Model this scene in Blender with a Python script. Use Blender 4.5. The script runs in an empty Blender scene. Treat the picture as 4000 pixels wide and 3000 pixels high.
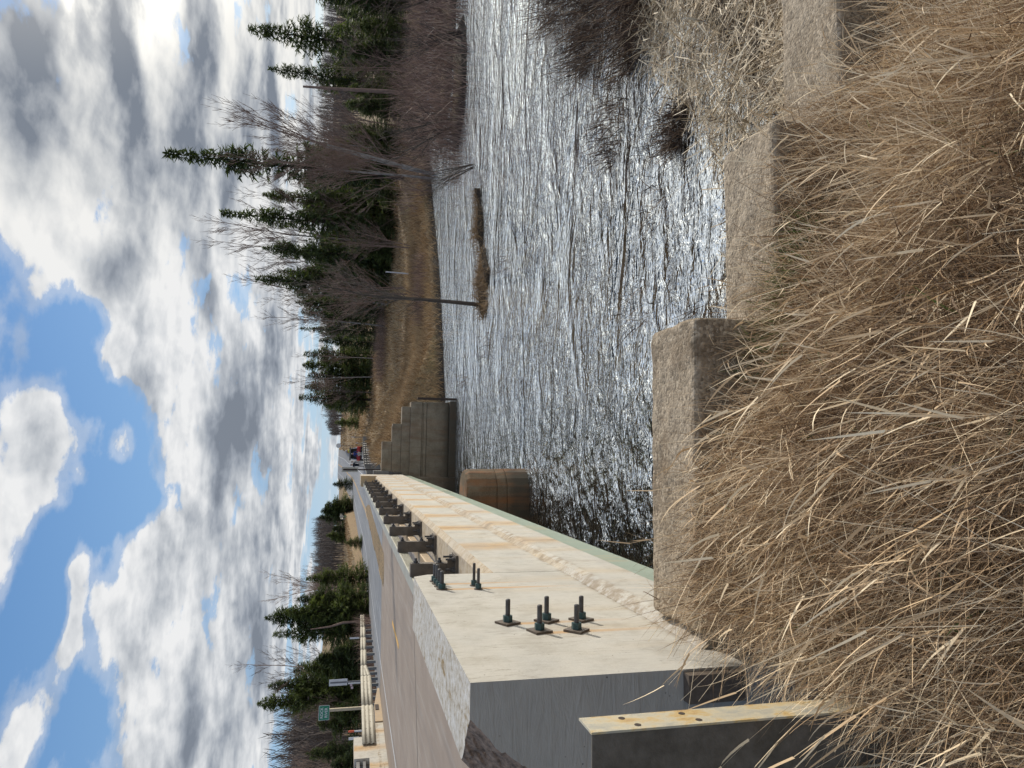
import bpy, math, random
import numpy as np
from mathutils import Vector, Matrix
random.seed(7); rng = np.random.default_rng(7)
R = math.radians
S = bpy.context.scene
COL = S.collection

# ------------------------------------------------------------------ camera (portrait shot stored sideways: rolled a quarter turn)
PSI, PIT, ROLL, EZ = R(5.9), R(13.2), -0.037, 1.62
Fw = Vector((math.sin(PSI)*math.cos(PIT), math.cos(PSI)*math.cos(PIT), -math.sin(PIT)))
R0 = Vector((math.cos(PSI), -math.sin(PSI), 0)); U0 = R0.cross(Fw)
Rt = R0*math.cos(ROLL) - U0*math.sin(ROLL)
Up = Rt.cross(Fw)
cd = bpy.data.cameras.new('camera'); cam = bpy.data.objects.new('camera', cd); COL.objects.link(cam)
cd.sensor_width = 36; cd.lens = 36*2700/4000; cd.clip_start = .05; cd.clip_end = 5000
m = Matrix((( -Up.x, Rt.x, -Fw.x, 0), (-Up.y, Rt.y, -Fw.y, 0), (-Up.z, Rt.z, -Fw.z, EZ), (0, 0, 0, 1)))
cam.matrix_world = m
S.camera = cam
S.render.engine = 'CYCLES'
S.view_settings.view_transform = 'Standard'; S.view_settings.look = 'None'
S.view_settings.exposure = 0.0; S.view_settings.gamma = 1
S.cycles.max_bounces = 6; S.cycles.diffuse_bounces = 2; S.cycles.glossy_bounces = 3
S.cycles.transparent_max_bounces = 6; S.cycles.sample_clamp_indirect = 4; S.cycles.sample_clamp_direct = 5

# ------------------------------------------------------------------ node helpers
class NT:
    def __init__(s, nt): s.nt = nt; s.n = nt.nodes; s.l = nt.links
    def new(s, t, **kw):
        n = s.n.new(t)
        for k, v in kw.items(): setattr(n, k, v)
        return n
    def put(s, sock, v):
        if hasattr(v, 'is_output'): s.l.new(v, sock)
        elif v is not None:
            if sock.type == 'RGBA' and len(v) == 3: v = (*v, 1)
            sock.default_value = v
    def math(s, op, a, b=None, c=None, clamp=False):
        n = s.new('ShaderNodeMath', operation=op, use_clamp=clamp)
        s.put(n.inputs[0], a)
        if b is not None: s.put(n.inputs[1], b)
        if c is not None: s.put(n.inputs[2], c)
        return n.outputs[0]
    def vmath(s, op, a, b=None):
        n = s.new('ShaderNodeVectorMath', operation=op)
        s.put(n.inputs[0], a)
        if b is not None: s.put(n.inputs[1], b)
        return n.outputs['Value'] if op in ('LENGTH', 'DOT_PRODUCT', 'DISTANCE') else n.outputs[0]
    def mr(s, v, a, b, c=0., d=1., smooth=False):
        n = s.new('ShaderNodeMapRange', interpolation_type='SMOOTHSTEP' if smooth else 'LINEAR')
        for i, x in enumerate((v, a, b, c, d)): s.put(n.inputs[i], x)
        return n.outputs[0]
    def noise(s, vec, scale, detail=4, rough=.55, dist=0., out=0):
        n = s.new('ShaderNodeTexNoise')
        s.put(n.inputs['Vector'], vec); s.put(n.inputs['Scale'], scale); s.put(n.inputs['Detail'], detail)
        s.put(n.inputs['Roughness'], rough); s.put(n.inputs['Distortion'], dist)
        return n.outputs[out]
    def voro(s, vec, scale, feat='F1', out='Distance'):
        n = s.new('ShaderNodeTexVoronoi', feature=feat); s.put(n.inputs['Vector'], vec); s.put(n.inputs['Scale'], scale)
        return n.outputs[out]
    def mix(s, f, a, b, mode='MIX'):
        n = s.new('ShaderNodeMix', data_type='RGBA', blend_type=mode)
        s.put(n.inputs[0], f); s.put(n.inputs[6], a); s.put(n.inputs[7], b)
        return n.outputs[2]
    def ramp(s, f, stops):
        n = s.new('ShaderNodeValToRGB'); e = n.color_ramp.elements
        while len(e) < len(stops): e.new(.5)
        for el, (p, c) in zip(e, stops): el.position = p; el.color = (*c, 1)
        s.put(n.inputs[0], f); return n.outputs[0]
    def mapping(s, vec, scale=(1, 1, 1), loc=(0, 0, 0), rot=(0, 0, 0)):
        n = s.new('ShaderNodeMapping'); s.put(n.inputs[0], vec)
        n.inputs['Location'].default_value = loc; n.inputs['Rotation'].default_value = rot; n.inputs['Scale'].default_value = scale
        return n.outputs[0]
    def pos(s): return s.new('ShaderNodeNewGeometry').outputs['Position']
    def sep(s, v): n = s.new('ShaderNodeSeparateXYZ'); s.put(n.inputs[0], v); return n.outputs
    def comb(s, x, y, z): n = s.new('ShaderNodeCombineXYZ'); [s.put(n.inputs[i], v) for i, v in enumerate((x, y, z))]; return n.outputs[0]
    def bump(s, h, strength=.3, dist=.01, normal=None):
        n = s.new('ShaderNodeBump'); s.put(n.inputs['Height'], h); n.inputs['Strength'].default_value = strength
        n.inputs['Distance'].default_value = dist
        if normal is not None: s.put(n.inputs['Normal'], normal)
        return n.outputs[0]
    def rnd(s): return s.new('ShaderNodeObjectInfo').outputs['Random']

def newmat(name):
    mt = bpy.data.materials.new(name); mt.use_nodes = True
    t = NT(mt.node_tree); b = t.n['Principled BSDF']
    return mt, t, b
def setb(t, b, col=None, rough=None, metal=None, normal=None, ior=None, **kw):
    if col is not None: t.put(b.inputs['Base Color'], col)
    if rough is not None: t.put(b.inputs['Roughness'], rough)
    if metal is not None: t.put(b.inputs['Metallic'], metal)
    if normal is not None: t.put(b.inputs['Normal'], normal)
    if ior is not None: t.put(b.inputs['IOR'], ior)
def simple(name, c1, c2=None, scale=8, rough=.8, metal=0, bump=0, bscale=60, objrand=0):
    mt, t, b = newmat(name); p = t.pos()
    c2 = c2 or tuple(x*.75 for x in c1)
    f = t.mr(t.noise(p, scale, 5, .6), .3, .7)
    c = t.mix(f, c1, c2)
    if objrand:
        c = t.mix(t.math('MULTIPLY', t.rnd(), objrand), c, tuple(x*.45 for x in c2))
    setb(t, b, c, rough, metal)
    if bump: setb(t, b, normal=t.bump(t.noise(p, bscale, 4, .65), bump, .01))
    return mt

# ------------------------------------------------------------------ sky and sun
SUN_AZ, SUN_EL = 45.0, 21.0      # azimuth from +y towards +x
sd = Vector((math.sin(R(SUN_AZ))*math.cos(R(SUN_EL)), math.cos(R(SUN_AZ))*math.cos(R(SUN_EL)), math.sin(R(SUN_EL))))
sl = bpy.data.lights.new('sun', 'SUN'); sl.energy = 3.9; sl.angle = R(.6); sl.color = (1, .93, .82)
so = bpy.data.objects.new('sun', sl); COL.objects.link(so); so.rotation_euler = sd.to_track_quat('Z', 'Y').to_euler()
so.location = (0, 0, 50)
W = bpy.data.worlds.new('World'); S.world = W; W.use_nodes = True
t = NT(W.node_tree); bg = t.n['Background']
sky = t.new('ShaderNodeTexSky', sky_type='NISHITA', sun_disc=False)
sky.sun_elevation = R(SUN_EL); sky.sun_rotation = R(SUN_AZ); sky.air_density = 1.0; sky.dust_density = .6; sky.ozone_density = 1.5
d = t.vmath('NORMALIZE', t.new('ShaderNodeTexCoord').outputs['Generated'])
dx, dy, dz = t.sep(d)
az = t.math('MULTIPLY', t.math('ARCTAN2', dx, dy), 57.29578)
el = t.math('MULTIPLY', t.math('ARCSINE', dz), 57.29578)
# warp so that the placed cloud banks get ragged outlines
den = t.math('ADD', t.math('MAXIMUM', dz, 0.0), .19)
pl = t.comb(t.math('DIVIDE', dx, den), t.math('DIVIDE', dy, den), 0.0)
wn = t.new('ShaderNodeTexNoise'); t.put(wn.inputs['Vector'], pl); wn.inputs['Scale'].default_value = 1.7; wn.inputs['Detail'].default_value = 5
wv = t.vmath('SUBTRACT', wn.outputs[1], (.5, .5, .5)); wx, wy, wz = t.sep(wv)
azw = t.math('ADD', az, t.math('MULTIPLY', wx, 9.0)); elw = t.math('ADD', el, t.math('MULTIPLY', wy, 3.2))
ae = t.comb(azw, elw, 0.0)
COV=[(27.1,21.1,10.2,4.4,0.60),(24.3,15.6,12.6,6.8,0.50),(25.0,9.7,14.3,8.1,0.50),(17.7,7.2,9.2,5.1,0.40),(16.3,14.4,5.2,4.9,0.50),(14.0,17.7,3.4,2.6,0.45),(9.8,14.4,3.9,3.4,0.35),(6.3,14.3,2.1,2.2,0.35),(6.2,16.7,1.7,1.0,0.30),(2.5,12.0,4.2,2.2,0.35),(3.3,7.5,8.2,2.4,0.50),(-1.0,4.6,12.2,2.1,0.30),(2.2,21.3,3.7,1.3,0.55),(-2.1,22.2,5.2,1.5,0.60),(8.3,22.4,1.3,0.6,0.30),(0.2,15.8,1.4,0.8,0.45),(-2.1,18.8,1.0,0.5,0.30),(-10.0,18.3,3.7,0.6,0.38),(-14.0,18.2,1.4,0.8,0.42),(-12.0,16.7,1.6,1.1,0.30),(-17.5,19.0,3.1,1.0,0.38),(-20.2,20.0,2.4,1.0,0.50),(-7.5,14.1,4.6,1.8,0.40),(-12.1,14.3,2.5,1.4,0.30),(-15.1,15.1,2.7,1.7,0.35),(-7.3,10.5,5.6,2.9,0.45),(-14.5,8.6,7.8,4.5,0.50),(-20.4,10.1,4.4,5.1,0.50),(-9.7,6.1,11.1,3.3,0.30),(9.1,20.1,2.0,2.5,-0.40),(-6.1,17.6,2.6,2.5,-0.30),(-3.8,15.5,2.0,1.8,-0.30),(-3.8,13.8,1.7,1.5,-0.25),(-11.8,20.4,2.7,1.5,-0.40),(-18.8,16.3,3.1,1.3,-0.40),(-7.1,19.9,1.6,1.6,-0.30),(4.7,17.7,2.1,1.7,-0.40),(14.5,11.3,2.1,0.6,-0.30),(11.9,8.4,2.1,1.0,-0.35),(4.6,2.3,2.2,0.9,-0.30),(-6.3,1.9,6.9,0.8,-0.35),(23.2,2.5,4.1,0.7,-0.40),(9.7,10.6,3.2,0.8,-0.25),(-17.9,3.0,4.5,0.6,-0.25),(-15,3.6,9,1.1,-.35),(-5,1.5,8,.8,-.2),
 (60,20,25,20,.5),(110,30,50,25,.4),(-60,25,25,20,.35),(10,38,60,11,.5),(20,60,60,18,.4),(180,30,60,30,.35)]  # overhead entries: unseen clouds added to brighten the river's reflection
DRK=[(27.1,21.6,7.9,1.7,0.90),(12.3,17.5,2.2,1.6,0.70),(13.2,15.6,2.1,1.5,0.50),(19.9,18.4,2.0,1.0,0.35),(30.6,11.1,3.0,1.0,0.80),(25.8,11.2,3.8,1.4,0.70),(3.3,8.8,6.1,1.7,0.90),(-1.0,6.6,7.0,1.2,0.60),(11.4,10.8,2.1,0.6,0.60),(4.2,14.8,1.4,1.1,0.50),(-16.0,10.0,7.3,0.7,0.60),(-17.7,6.5,5.8,1.6,0.60),(-12.4,5.9,4.8,1.0,0.40),(18.6,15.2,5.1,1.5,0.30),(25.2,8.4,4.9,0.9,0.50),(-6.3,8.9,3.4,1.0,0.50),(29.7,19.3,1.7,1.5,0.30),(8.1,5.6,3.6,0.7,0.30),(-20.5,9.2,2.3,1.8,0.40),(23.8,6.2,6.1,0.4,0.60),(-1.1,16.9,1.4,0.3,0.20),(22,13,6,1.1,.55),(28,15.5,5,1.1,.6),(20,9.4,4,.7,.6),(27,6.5,5,.6,.55),(16,11.5,4,.9,.4),(26,3.8,5,.4,.5),(12,4.2,5,.5,.4)]
def blobs(L, vec):
    acc = None
    for (a, e, sa, se, w) in L:
        r = t.vmath('LENGTH', t.vmath('MULTIPLY', t.vmath('SUBTRACT', vec, (a, e, 0)), (1/(sa*1.25), 1/(se*1.25), 0)))
        g = t.mr(r, 0.15, 1.35, w, 0.0, True)
        acc = g if acc is None else t.math('ADD', acc, g)
    return acc
cov = blobs(COV, ae); drk = blobs(DRK, ae)
n1 = t.noise(pl, 2.6, 9, .58, .15)
nf = t.noise(pl, 9.5, 8, .62, .3)
s1 = t.noise(pl, 2.6, 4, .5, .15); s2 = t.noise(t.vmath('ADD', pl, (sd.x*.07, sd.y*.07, 0)), 2.6, 4, .5, .15)
f1 = t.noise(pl, 8.0, 4, .5, .2); f2 = t.noise(t.vmath('ADD', pl, (sd.x*.03, sd.y*.03, 0)), 8.0, 4, .5, .2)
lowst = t.noise(t.comb(t.math('MULTIPLY', az, .028), t.math('MULTIPLY', el, .55), 0.0), 2.2, 6, .55, .5)
lowc = t.math('MULTIPLY', t.mr(el, 7.5, 2.5, 0, 1, True), t.mr(lowst, .40, .62, -.15, .62))
dens = t.math('ADD', t.math('ADD', t.math('MULTIPLY', n1, 2.15), t.math('MULTIPLY', nf, .55)), t.math('MINIMUM', t.math('ADD', cov, lowc), .52))
mask = t.mr(dens, 1.46, 1.66, 0, 1, True)
thin = t.mr(dens, 1.22, 1.50, 0, .34, True)
mask = t.math('MAXIMUM', mask, thin)
n3 = t.noise(pl, 1.7, 5, .5, .3)
dk = t.math('MULTIPLY', drk, t.mr(f1, .3, .7, .6, 1.05))
dk = t.math('ADD', dk, t.mr(n3, .46, .68, -.03, .42))
dk = t.math('ADD', dk, t.mr(dens, 1.75, 2.25, 0, .38))
dk = t.math('ADD', dk, t.math('MULTIPLY', t.math('SUBTRACT', s2, s1), 1.9))
dk = t.math('ADD', dk, t.math('MULTIPLY', t.math('SUBTRACT', f2, f1), 1.0))
dk = t.math('ADD', dk, t.math('MULTIPLY', t.math('MULTIPLY', t.mr(el, 8, 3, 0, 1), t.mr(lowst, .45, .7)), .4))
dk = t.math('MULTIPLY', t.mr(dk, -.05, .95, 0, 1), t.mr(el, 23, 30, 1, .3))  # unseen clouds above the view made paler to brighten the river
sdot = t.vmath('DOT_PRODUCT', d, tuple(sd))
glow = t.mr(sdot, .80, .995, 0, .8, True)
ccol = t.ramp(dk, [(0, (.86, .865, .87)), (.25, (.69, .71, .735)), (.5, (.50, .53, .57)), (.75, (.33, .365, .42)), (1, (.21, .24, .29))])
ccol = t.mix(t.math('MULTIPLY', t.math('MULTIPLY', glow, .75), t.math('SUBTRACT', 1.0, dk)), ccol, (.97, .94, .86))
skyc = t.mix(1.0, sky.outputs[0], (.088, .105, .128), 'MULTIPLY')
skyc = t.mix(t.mr(el, 0, 24, .75, .62), skyc, t.ramp(t.mr(el, 0, 26), [(0, (.46, .62, .82)), (.25, (.27, .47, .74)), (1, (.11, .28, .58))]))
hot = t.mr(sdot, .945, 1.0, 0, 1, True)
ccol = t.mix(t.math('MULTIPLY', hot, t.mr(dk, 0, .6, 1, .15)), ccol, (2.1, 2.0, 1.8))
full = t.mix(mask, skyc, ccol)
low = t.mr(el, -1.5, 0, 1, 0)
full = t.mix(low, full, (.12, .11, .09))
t.put(bg.inputs['Color'], full); bg.inputs['Strength'].default_value = 1.0
W.cycles.sampling_method = 'MANUAL'; W.cycles.sample_map_resolution = 512

# ------------------------------------------------------------------ mesh helpers
ORG = {}
class MB:
    def __init__(s): s.v = []; s.f = []; s.m = []
    def face(s, pts, mi=0):
        k = len(s.v); s.v += [tuple(p) for p in pts]; s.f.append(tuple(range(k, k+len(pts)))); s.m.append(mi); return s
    def hexa(s, p, mi=0):   # p: 8 pts, bottom 4 ccw then top 4
        k = len(s.v); s.v += [tuple(q) for q in p]
        for f in ((3, 2, 1, 0), (4, 5, 6, 7), (0, 1, 5, 4), (1, 2, 6, 5), (2, 3, 7, 6), (3, 0, 4, 7)):
            s.f.append(tuple(k+i for i in f)); s.m.append(mi)
        return s
    def box(s, x0, x1, y0, y1, z0, z1, mi=0):
        x0, x1 = min(x0, x1), max(x0, x1); y0, y1 = min(y0, y1), max(y0, y1); z0, z1 = min(z0, z1), max(z0, z1)
        return s.hexa([(x0, y0, z0), (x1, y0, z0), (x1, y1, z0), (x0, y1, z0), (x0, y0, z1), (x1, y0, z1), (x1, y1, z1), (x0, y1, z1)], mi)
    def loft(s, loops, mi=0, caps=True, closed=True):
        k = len(s.v); n = len(loops[0])
        for L in loops: s.v += [tuple(p) for p in L]
        for i in range(len(loops)-1):
            for j in range(n if closed else n-1):
                a = k+i*n+j; b = k+i*n+(j+1) % n
                s.f.append((a, b, b+n, a+n)); s.m.append(mi)
        if caps:
            s.f.append(tuple(k+j for j in reversed(range(n)))); s.m.append(mi)
            s.f.append(tuple(k+(len(loops)-1)*n+j for j in range(n))); s.m.append(mi)
        return s
    def tube(s, pts, rad, n=6, mi=0, caps=True):
        pts = [Vector(p) for p in pts]; loops = []
        if not hasattr(rad, '__len__'): rad = [rad]*len(pts)
        ref = None
        for i, p in enumerate(pts):
            dr = (pts[min(i+1, len(pts)-1)] - pts[max(i-1, 0)])
            if dr.length < 1e-9: dr = Vector((0, 0, 1))
            dr.normalize()
            if ref is None or abs(ref.dot(dr)) > .95:
                ref = Vector((1, 0, 0)) if abs(dr.x) < .8 else Vector((0, 1, 0))
            u = (ref - dr*ref.dot(dr)).normalized(); w = dr.cross(u); ref = u
            loops.append([p + (u*math.cos(2*math.pi*j/n) + w*math.sin(2*math.pi*j/n))*rad[i] for j in range(n)])
        return s.loft(loops, mi, caps)
    def build(s, name, mats, parent=None, smooth=False, origin=None):
        me = bpy.data.meshes.new(name)
        o = bpy.data.objects.new(name, me); COL.objects.link(o)
        if parent is not None: o.parent = parent; org = ORG[parent.name]
        else:
            org = Vector(origin) if origin is not None else Vector((0, 0, 0)); o.location = org
        ORG[o.name] = org
        me.from_pydata([(a-org.x, b-org.y, c-org.z) for a, b, c in s.v], [], s.f)
        for mt in (mats if isinstance(mats, (list, tuple)) else [mats]): me.materials.append(mt)
        if any(s.m): me.polygons.foreach_set('material_index', s.m)
        if smooth: me.polygons.foreach_set('use_smooth', [True]*len(me.polygons))
        me.update(); return o
def bevel(o, w=.01, seg=2):
    md = o.modifiers.new('bevel', 'BEVEL'); md.width = w; md.segments = seg; md.limit_method = 'ANGLE'; return o
def tag(o, label=None, cat=None, group=None, kind=None):
    if label: o['label'] = label
    if cat: o['category'] = cat
    if group: o['group'] = group
    if kind: o['kind'] = kind
    return o
def empty(name, loc, label=None, cat=None, group=None):
    o = bpy.data.objects.new(name, None); COL.objects.link(o); o.location = loc; ORG[o.name] = Vector(loc); o.empty_display_size = .2
    return tag(o, label, cat, group)
def kids(o): return [c for c in COL.objects if c.parent == o]
def copy_tree(o, parent=None, ch=None):
    c = o.copy(); COL.objects.link(c); c.parent = parent
    ORG[c.name] = ORG[o.name]
    for k in (ch if ch is not None else kids(o)): copy_tree(k, c)
    return c
def quadmesh(name, V, F, mats, tint=None, mi=None, smooth=False, origin=(0, 0, 0)):
    """V (n,3), F (m,4) numpy"""
    me = bpy.data.meshes.new(name); V = np.asarray(V, np.float32) - np.asarray(origin, np.float32); F = np.asarray(F, np.int32); n = F.shape[1]
    me.vertices.add(len(V)); me.vertices.foreach_set('co', V.ravel())
    me.loops.add(F.size); me.loops.foreach_set('vertex_index', F.ravel())
    me.polygons.add(len(F)); me.polygons.foreach_set('loop_start', np.arange(0, F.size, n, dtype=np.int32))
    me.polygons.foreach_set('loop_total', np.full(len(F), n, np.int32))
    for mt in (mats if isinstance(mats, (list, tuple)) else [mats]): me.materials.append(mt)
    if mi is not None: me.polygons.foreach_set('material_index', np.asarray(mi, np.int32))
    if smooth: me.polygons.foreach_set('use_smooth', np.ones(len(F), bool))
    if tint is not None:
        a = me.attributes.new('tint', 'FLOAT', 'POINT'); a.data.foreach_set('value', np.asarray(tint, np.float32))
    me.update(calc_edges=True)
    o = bpy.data.objects.new(name, me); COL.objects.link(o); o.location = origin; ORG[o.name] = Vector(origin)
    return o
ip = lambda x, xs, ys: float(np.interp(x, xs, ys))
def vnoise(x, y, s=1.0, seed=0):
    x = x*s+seed*17.3; y = y*s-seed*9.1
    return (math.sin(x*1.3+1.7*math.sin(y*.9))+math.sin(y*1.7+1.3*math.sin(x*1.1+2))+math.sin((x+y)*2.3+math.sin(x*2.9))*.5)/2.5

# ------------------------------------------------------------------ terrain functions
WZ = -2.45
ZR_Y = [-50, 0, 28, 45, 80, 110, 150, 187, 230, 260, 290, 320, 345, 375, 420, 900]
ZR_Z = [-.05, -.04, -.05, -.18, -.58, -.6, -.52, -.25, .4, 1.4, 2.9, 4.6, 5.7, 6.1, 5.6, 4]
def zr(y): return float(sum(ip(y+k*6, ZR_Y, ZR_Z) for k in (-1, 0, 1))/3)
def xc(y): return ip(y, [0, 30, 80, 110, 187, 250, 290, 340, 400], [-5.95, -5.95, -6.6, -7.1, -7.6, -8.0, -6.8, -6.2, -5.5])
def er(y): return ip(y, [0, 28.5, 40, 50, 62, 75, 900], [-1.25, -.98, -.84, -.2, .85, xc(75)+7.1, xc(75)+7.1]) if y < 75 else xc(y)+7.1
def zroad(x, y): return zr(y) + .018*(x+1.2) if y < 60 else zr(y) + .018*(x+1.2)*max(0, 1-(y-60)/60)
def nb(x): return ip(x, [-60, -13, -12, .9, 1.2, 2.3, 3.1, 3.8, 4.6, 6, 7.3, 10, 20, 60], [5, 5, 4.3, 4.3, 5.5, 5.6, 5.9, 6.3, 7.0, 8.0, 8.4, 10.5, 16, 40])
def fb(x): return ip(x, [-60, 0, 2.2, 5, 8, 10, 12.5, 15, 20, 26, 34, 60], [28, 28, 29.7, 30.8, 32.4, 33.6, 35.6, 37.5, 40.5, 43, 46, 70])
def gz(x, y):
    n = nb(x); f = fb(x)
    if y < n:
        a = ip(x, [-60, -16, -13.2, -12.4, -1.32, -1.28, -.9, .1, .8, 1.8, 2.8, 5, 9, 60], [-1.5, -1.3, -.35, -.14, -.14, .0, .08, .08, -.32, -.8, -1.2, -1.75, -2.1, -2.0])
        if x > -1.28:
            aw = ip(x, [-1.2, -.6, 0, .5, 1, 1.65, 1.8, 3, 9, 60], [.04, .02, -.12, -.36, -.56, -.64, -1.12, -1.3, -2.1, -2.0])
            a += (min(a, aw)-a)*ip(y, [1.2, 2.75], [0, 1])
        a -= max(0, -y)*.02
        if x > .75:
            b = min(a, -1.45)
            a = ip(y, [3.0, 3.5, n-.6, n], [a, b, -2.33, -2.55])
            a += .05*vnoise(x, y, 3.0)
        elif y > 3.2: a = -3.3 if x > -13 else a
        elif y > 2.0 and -13.2 < x < -.9: a = min(a, -.6)
        if x < -13: a = ip(y, [3, n], [a, -2.6]) if y > 3 else a
        return a
    if y < f:
        dd = min(y-n, f-y)
        z = -2.5 - min(dd, 1)*.8
        # brushy shoals in the river on the right
        sh = math.exp(-((x-22)/7.5)**2-((y-33)/5.0)**2)
        sh = max(sh, math.exp(-((x-15.5)/3.2)**2-((y-27.5)/1.9)**2))
        z = max(z, -3.3+1.05*min(1, sh*1.7)+.16*vnoise(x, y, 1.1, 2)) if sh > .1 else z
        cyi = 21.5+.16*(x-5)+.35*math.sin(x*.9)
        wi = ip(x, [4.1, 4.6, 5.6, 7, 8.2, 9.0], [0, .9, 1.15, .6, .6, 0])*(1+.35*vnoise(x, y, 1.6, 8))
        if wi > 0:
            q = 1-abs(y-cyi)/wi
            if q > 0: z = max(z, -2.95+.60*min(1, q*2.2)+.13*vnoise(x, y, 2.1, 5))
        return z
    d = y-f
    e_right = er(y)+.15; e_left = xc(y)-6.8
    if y < 27.4 and -12.6 < x < .3: return -2.9
    base_r = ip(y, [28, 60, 100, 150, 200, 260, 320, 400, 900], [-1.95, -1.9, -1.5, -.8, .3, 2.4, 4.3, 5.5, 7])
    base_l = ip(y, [28, 50, 70, 120, 200, 300, 420, 900], [-1.5, -1.1, -.7, .5, 1.7, 3.2, 5.5, 8])
    zz = zr(y)
    if x > xc(y):
        top = zz-.06
        if y < 62 and x > e_right: top = zz+.30*math.exp(-((x-e_right-.4)/.5)**2)
        if 95 < y < 230 and x > e_right: top = max(top, min(0.02, zz+.6*min(1, (y-95)/12)))
        e = top - max(0, x-e_right)*.32
        z = max(base_r+.25*vnoise(x, y, .12, 3), e) if x > e_right+.5 else e
        if x > 30 and y > 150: z += ip(x, [30, 160], [0, 10])*ip(y, [150, 350], [0, 1])
    else:
        e = zroad(x, y)-.07 - max(0, e_left-x)*.33
        z = max(base_l+.2*vnoise(x, y, .1, 4), e) if x < e_left-.5 else e
        z -= ip(-x, [17, 28], [0, 1.6])*ip(y, [60, 90, 190, 260], [0, 1, 1, 0]) if x < e_left-3 else 0
        if x < -40 and y > 150: z += ip(-x, [40, 240], [0, 15])*ip(y, [150, 420], [0, 1])
    z = min(z, -2.6+d*.62)
    return z

def grid_ground():
    def axis(segs):
        out = []
        for a, b, n in segs: out += list(np.linspace(a, b, n, endpoint=False))
        out.append(segs[-1][1]); return np.array(out)
    xs = axis([(-900, -200, 12), (-200, -60, 24), (-60, -20, 30), (-20, -13.2, 10), (-13.2, 12, 150), (12, 45, 75), (45, 120, 30), (120, 900, 16)])
    xs = np.sort(np.append(xs, [-1.32, -1.28, .74, .76]))
    ys = axis([(-12, 0, 10), (0, 10, 80), (10, 26, 50), (26, 60, 120), (60, 130, 70), (130, 420, 80), (420, 1500, 14)])
    V = np.array([(x, y, gz(x, y)) for y in ys for x in xs]); nx = len(xs); ny = len(ys)
    i = np.arange(nx-1)[None, :]+np.arange(ny-1)[:, None]*nx; i = i.ravel()
    F = np.stack([i, i+1, i+1+nx, i+nx], 1)
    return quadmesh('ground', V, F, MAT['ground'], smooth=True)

# ------------------------------------------------------------------ materials
MAT = {}
def mk_ground():
    mt, t, b = newmat('dry_grass_ground'); p = t.pos()
    f = t.noise(p, .35, 6, .65); g = t.noise(t.mapping(p, (1, .35, 1)), 9, 5, .7)
    c = t.ramp(f, [(.3, (.25, .155, .07)), (.47, (.34, .23, .115)), (.58, (.29, .20, .09)), (.7, (.20, .165, .06))])
    c = t.mix(t.mr(g, .35, .65, 0, .75), c, (.075, .05, .03))
    # wet dark mud close to the water line
    z = t.sep(p)[2]
    c = t.mix(t.mr(z, -2.35, -2.05, 1, 0, True), c, (.035, .026, .018))
    c = t.mix(t.mr(t.sep(p)[1], 2.4, 4.2, 0.8, 0), c, (.03, .022, .014))  # near ground darkened, shade between the grass blades put into the colour
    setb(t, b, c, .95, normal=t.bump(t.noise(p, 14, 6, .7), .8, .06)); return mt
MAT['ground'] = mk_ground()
def mk_water():
    mt, t, b = newmat('river_water'); p = t.pos()
    q = t.mapping(p, (.7, 1.35, 1), rot=(0, 0, R(-10)))
    w0 = t.noise(q, .45, 3, .55, 1.0); w1 = t.noise(q, 1.0, 3, .5, 1.4); w2 = t.noise(q, 2.9, 3, .55, 1.8); w3 = t.noise(t.mapping(p, (1.2, 1.9, 1)), 7.5, 2, .5, 1.0)
    big = t.mr(w0, .38, .62, .45, 1.3)
    h = t.math('MULTIPLY', big, t.math('ADD', t.math('ADD', t.math('MULTIPLY', w1, .70), t.math('MULTIPLY', w2, .42)), t.math('MULTIPLY', w3, .12)))
    nrm = t.bump(h, 1.0, .31)
    gl = t.new('ShaderNodeBsdfGlossy'); gl.inputs['Roughness'].default_value = .04; t.put(gl.inputs['Color'], (.93, .98, 1)); t.put(gl.inputs['Normal'], nrm)
    df = t.new('ShaderNodeBsdfDiffuse'); t.put(df.inputs['Color'], (.005, .006, .007))
    fr = t.new('ShaderNodeFresnel'); fr.inputs['IOR'].default_value = 1.8; t.put(fr.inputs['Normal'], nrm)
    mx = t.new('ShaderNodeMixShader'); t.put(mx.inputs[0], t.mr(fr.outputs[0], .085, .100, .03, 1)); t.l.new(df.outputs[0], mx.inputs[1]); t.l.new(gl.outputs[0], mx.inputs[2])
    t.l.new(mx.outputs[0], t.n['Material Output'].inputs['Surface']); return mt
MAT['water'] = mk_water()
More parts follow.
